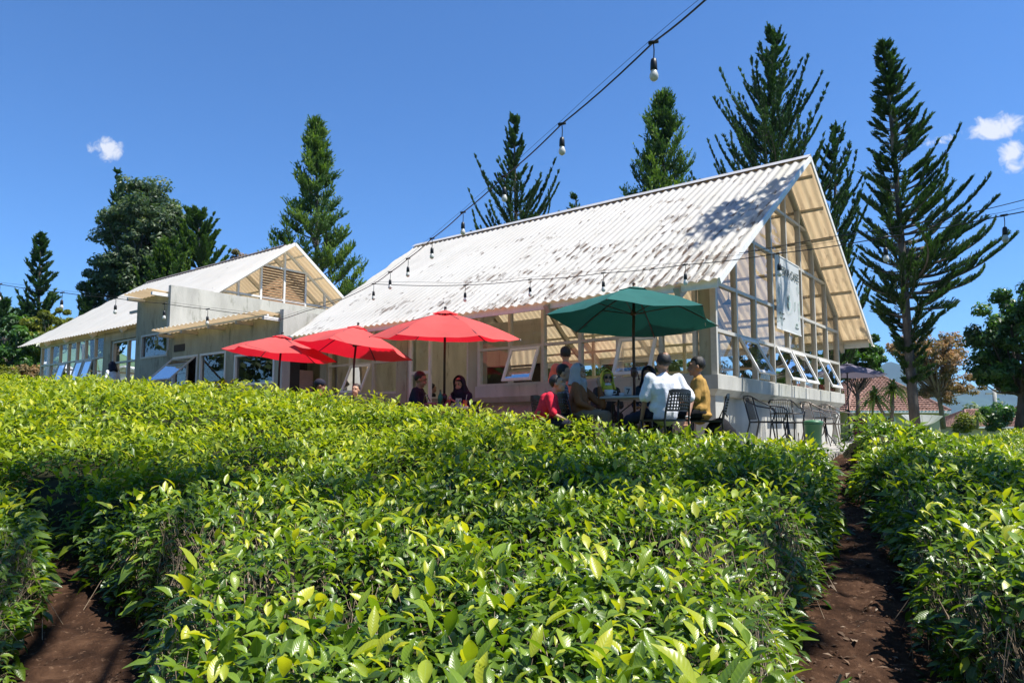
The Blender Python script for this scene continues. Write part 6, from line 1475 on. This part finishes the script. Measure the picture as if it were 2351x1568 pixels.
def house(x0, x1, y0, y1, zb, ze, zr, hip, label, wall='cream', roof='tile', ov=.45, name='tiled_house', windows=(), door=None, gable_front=False):
    root = empty(name, ((x0+x1)/2, (y0+y1)/2, zb), 0, label, 'house'); mb = MB(); mb.box((x0, y0, zb), (x1, y1, ze+.03)); mb.build('wall', M[wall], root)
    X0, X1, Y0, Y1 = x0-ov, x1+ov, y0-ov, y1+ov; mb = MB(); 
    if gable_front:
        xm = (X0+X1)/2
        for sg, xe in ((-1, X0), (1, X1)): mb.add([(xe, Y0, ze-.05), (xe, Y1, ze-.05), (xm, Y1, zr), (xm, Y0, zr), (xe, Y0, ze-.17), (xe, Y1, ze-.17), (xm, Y1, zr-.12), (xm, Y0, zr-.12)], [(0, 1, 2, 3), (7, 6, 5, 4), (0, 3, 7, 4), (0, 4, 5, 1), (1, 5, 6, 2)])
        mb.build('roof', M[roof], root); mb = MB(); mb.add([(x0, y0+.02, ze), (x1, y0+.02, ze), (xm, y0+.02, zr-.15)], [(0, 1, 2)]); mb.build('gable', M[wall], root)
    else:
        ym = (Y0+Y1)/2; r0, r1 = X0+hip, X1-hip
        tile_roof(mb, (X0, Y0, ze), (X1, Y0, ze), (r1, ym, zr), (r0, ym, zr)); tile_roof(mb, (X1, Y1, ze), (X0, Y1, ze), (r0, ym, zr), (r1, ym, zr))
        if hip > 0: tile_roof(mb, (X1, Y0, ze), (X1, Y1, ze), (r1, ym+.01, zr), (r1, ym-.01, zr)); tile_roof(mb, (X0, Y1, ze), (X0, Y0, ze), (r0, ym-.01, zr), (r0, ym+.01, zr))
        mb.build('roof', M[roof], root); mb = MB(); mb.tube([(r0, ym, zr+.03), (r1, ym, zr+.03)], .11, 7)
        for xe, rr in ((X0, r0), (X1, r1)):
            for ye in (Y0, Y1): mb.tube([(xe, ye, ze+.05), (rr, ym, zr+.03)], .09, 6)
        mb.build('ridge_tiles', M[roof], root); mb = MB(); mb.box((X0, Y0-.02, ze-.12), (X1, Y0+.03, ze+.02)); mb.build('fascia', M['white_trim'], root)
    for wx0, wx1, wz0, wz1 in windows:
        mb = MB(); mb.box((wx0-.06, y0-.05, wz0-.06), (wx1+.06, y0+.02, wz1+.06)); f = mb.build('window', M['frame_white'], root); off = origin_of(root)
        n_ = 3; mb = MB()
        for q in range(n_): w_ = (wx1-wx0)/n_; mb.box((wx0+q*w_+.04, y0-.065, wz0), (wx0+(q+1)*w_-.04, y0-.052, wz1))
        mb.v = [tuple(Vector(v)-off) for v in mb.v]; mb.build('pane', M['glass_dark'], f, local=True)
    if door: mb = MB(); mb.box((door[0], y0-.05, zb), (door[1], y0+.02, door[2])); mb.build('door', M['c_dkred'], root)
    return root
house(22.2, 28.0, 47, 54, -1.1, 1.25, 3.95, 2.6, 'cream house with clay tiled hip roof right of the gable', windows=[(23.6, 25.0, -.1, .85)], door=(21.9+.4, 23.2, .75))
house(16.5, 22.6, 48.5, 54, -1.1, 1.25, 3.2, 2.2, 'lower tiled wing house behind the purple parasol', windows=[])
house(38.2, 42.6, 60, 66, -1.4, .30, 1.75, 2.0, 'small tiled roof house by the bright bush at the right')
house(42.5, 51.0, 58, 66, -1.4, .35, 2.6, 3.2, 'larger tiled roof house at the right edge')
house(-37.5, -31.6, 45, 53, .9, 3.75, 5.6, 0, 'white house with grey gabled roof at the left edge', 'plaster', 'grey_roof', name='white_house', gable_front=True)
house(-30.0, -24.0, 50, 55, .9, 3.6, 4.5, 0, 'long low white roofed house behind the far left trees', 'plaster', 'white_trim', name='white_house', gable_front=True)
house(-24.5, -19.5, 44, 50, .6, 2.9, 3.7, 0, 'white shed seen through the far hall windows', 'plaster', 'white_trim', name='white_shed', gable_front=True)
p = at(2288, 985, 48); mb = MB(); mb.tube([p, (p.x, p.y, at(2288, 893, 48).z)], [.16, .11], 8); root = empty('utility_pole', tuple(p), 0, 'grey utility pole below the big round tree at the right', 'pole'); mb.build('shaft', M['concrete'], root, True); mb = MB(); mb.box((p.x-.6, p.y-.05, 2.4), (p.x+.6, p.y+.05, 2.5)); mb.build('crossarm', M['steel'], root)
c = at(2117, 958, 30); root = empty('satellite_dish', (c.x, c.y, -1), 0, 'pale mesh satellite dish lying open before the cream house', 'satellite dish'); mb = MB(); vs = []; fs = []
for j in range(5):
    for i in range(24): r = .76*(j+.2)/4.2; a = 2*pi*i/24; vs.append((c.x+r*cos(a), c.y+r*sin(a), c.z-.34+.42*(r/.76)**2+r*cos(a)*-.05))
fs = [(j*24+i, j*24+(i+1) % 24, (j+1)*24+(i+1) % 24, (j+1)*24+i) for j in range(4) for i in range(24)]; mb.add(vs, fs); M['mesh'] = mat('dish_mesh', (.55, .56, .57), .6, .05, 5, transl=.4); mb.build('reflector', M['mesh'], root, True)
mb = MB()
for i in range(0, 24, 2): mb.tube([vs[k_*24+i] for k_ in range(5)], .01, 4)
mb.build('rib', M['frame_white'], root); mb = MB(); mb.tube([(c.x, c.y, -1), (c.x, c.y, c.z-.3)], .04, 6); mb.build('mast', M['frame_white'], root)
# hills
def hills(Yd, width, pts, name, mt, depth, label, ns=120):
    xs = np.array([(p[0]-CX)/FPX*Yd for p in pts]); zs = np.array([(988-p[1])/FPX*Yd for p in pts])
    gx_ = np.linspace(xs.min(), xs.max(), ns); gyy = np.linspace(-depth, depth, 40); X_, Y_ = np.meshgrid(gx_, gyy)
    top_ = np.interp(X_, xs, zs); n_ = (fbm(X_/width, Y_/width, 7, 5)-.47)
    Z_ = (top_+40)*np.clip(1-(np.abs(Y_)/depth)**1.2, 0, 1)-40+n_*zs.max()*.35*np.clip(1-(np.abs(Y_)/depth), .0, 1); Z_ = np.maximum(Z_, -55)
    idx = np.arange(X_.size).reshape(X_.shape); F = np.stack([idx[:-1, :-1].ravel(), idx[:-1, 1:].ravel(), idx[1:, 1:].ravel(), idx[1:, :-1].ravel()], 1)
    tag(np_mesh(name, np.stack([X_.ravel(), (Y_+Yd).ravel(), Z_.ravel()], 1), F, M[mt], smooth=True), label, kind='structure')
hills(3200, 300, [(1500, 930), (1700, 900), (1880, 880), (1960, 868), (2010, 848), (2043, 838), (2085, 856), (2130, 880), (2200, 892), (2300, 905), (2450, 900), (2700, 920)], 'mountains', 'hill', 700, 'blue hazy mountains at the right')
hills(1300, 120, [(-500, 640), (-200, 670), (0, 702), (60, 704), (110, 725), (200, 780), (300, 830), (420, 880)], 'hill', 'hill_green', 300, 'hazy green hill at the left')
hills(900, 90, [(1400, 975), (1900, 965), (2100, 958), (2220, 950), (2300, 962), (2500, 955), (2800, 965)], 'hill', 'hill_green', 160, 'low wooded rise beyond the right roofs')
# far wooded belts
for k_, (px0, px1, Yd, yt, lab) in enumerate(((2150, 2420, 85, 935, 'far belt of trees behind the right roofs'), (1880, 2160, 75, 925, 'far belt of trees behind the cream house'), (-60, 200, 70, 830, 'far belt of trees behind the white houses'), (900, 1850, 60, 925, 'belt of trees far behind the glass hall'))):
    a = at(px0, yt, Yd); b = at(px1, yt, Yd); root = empty('woodland', ((a.x+b.x)/2, Yd, -1), 0, lab, 'woodland'); root['kind'] = 'stuff'; w2 = (b.x-a.x)/2
    crown(((a.x+b.x)/2, Yd, a.z*.35-.6), (w2, 3.0, a.z*.65+.6), int(40+w2*6), int(6000+w2*900), .30, 'broad', root, None, hollow=.2)
root = empty('woodland', (0, -26, 4), 0, 'wooded slope behind the viewer'); root['kind'] = 'stuff'
crown((0, -27, 6.5), (34, 3.0, 4.5), 260, 16000, .45, 'broad', root, None, hollow=.2)
root = empty('woodland', (-52, 14, 3), 0, 'wooded slope outside the frame at the left'); root['kind'] = 'stuff'
crown((-54, 10, 8), (3.0, 22, 4.5), 220, 14000, .45, 'broad', root, None, hollow=.2)
# air
mb = MB(); mb.box((-5000, -320, -64), (5000, 4300, 420)); m, t, o = new_mat('haze'); pv = N(t, 'ShaderNodeVolumePrincipled'); pv.inputs['Color'].default_value = (.46, .68, 1, 1); pv.inputs['Density'].default_value = .00011; pv.inputs['Anisotropy'].default_value = .1
t.links.new(pv.outputs[0], o.inputs['Volume']); hz = mb.build('haze', m); tag(hz, 'pale blue air fading the mountains', kind='stuff')
SC.cycles.volume_bounces = 0
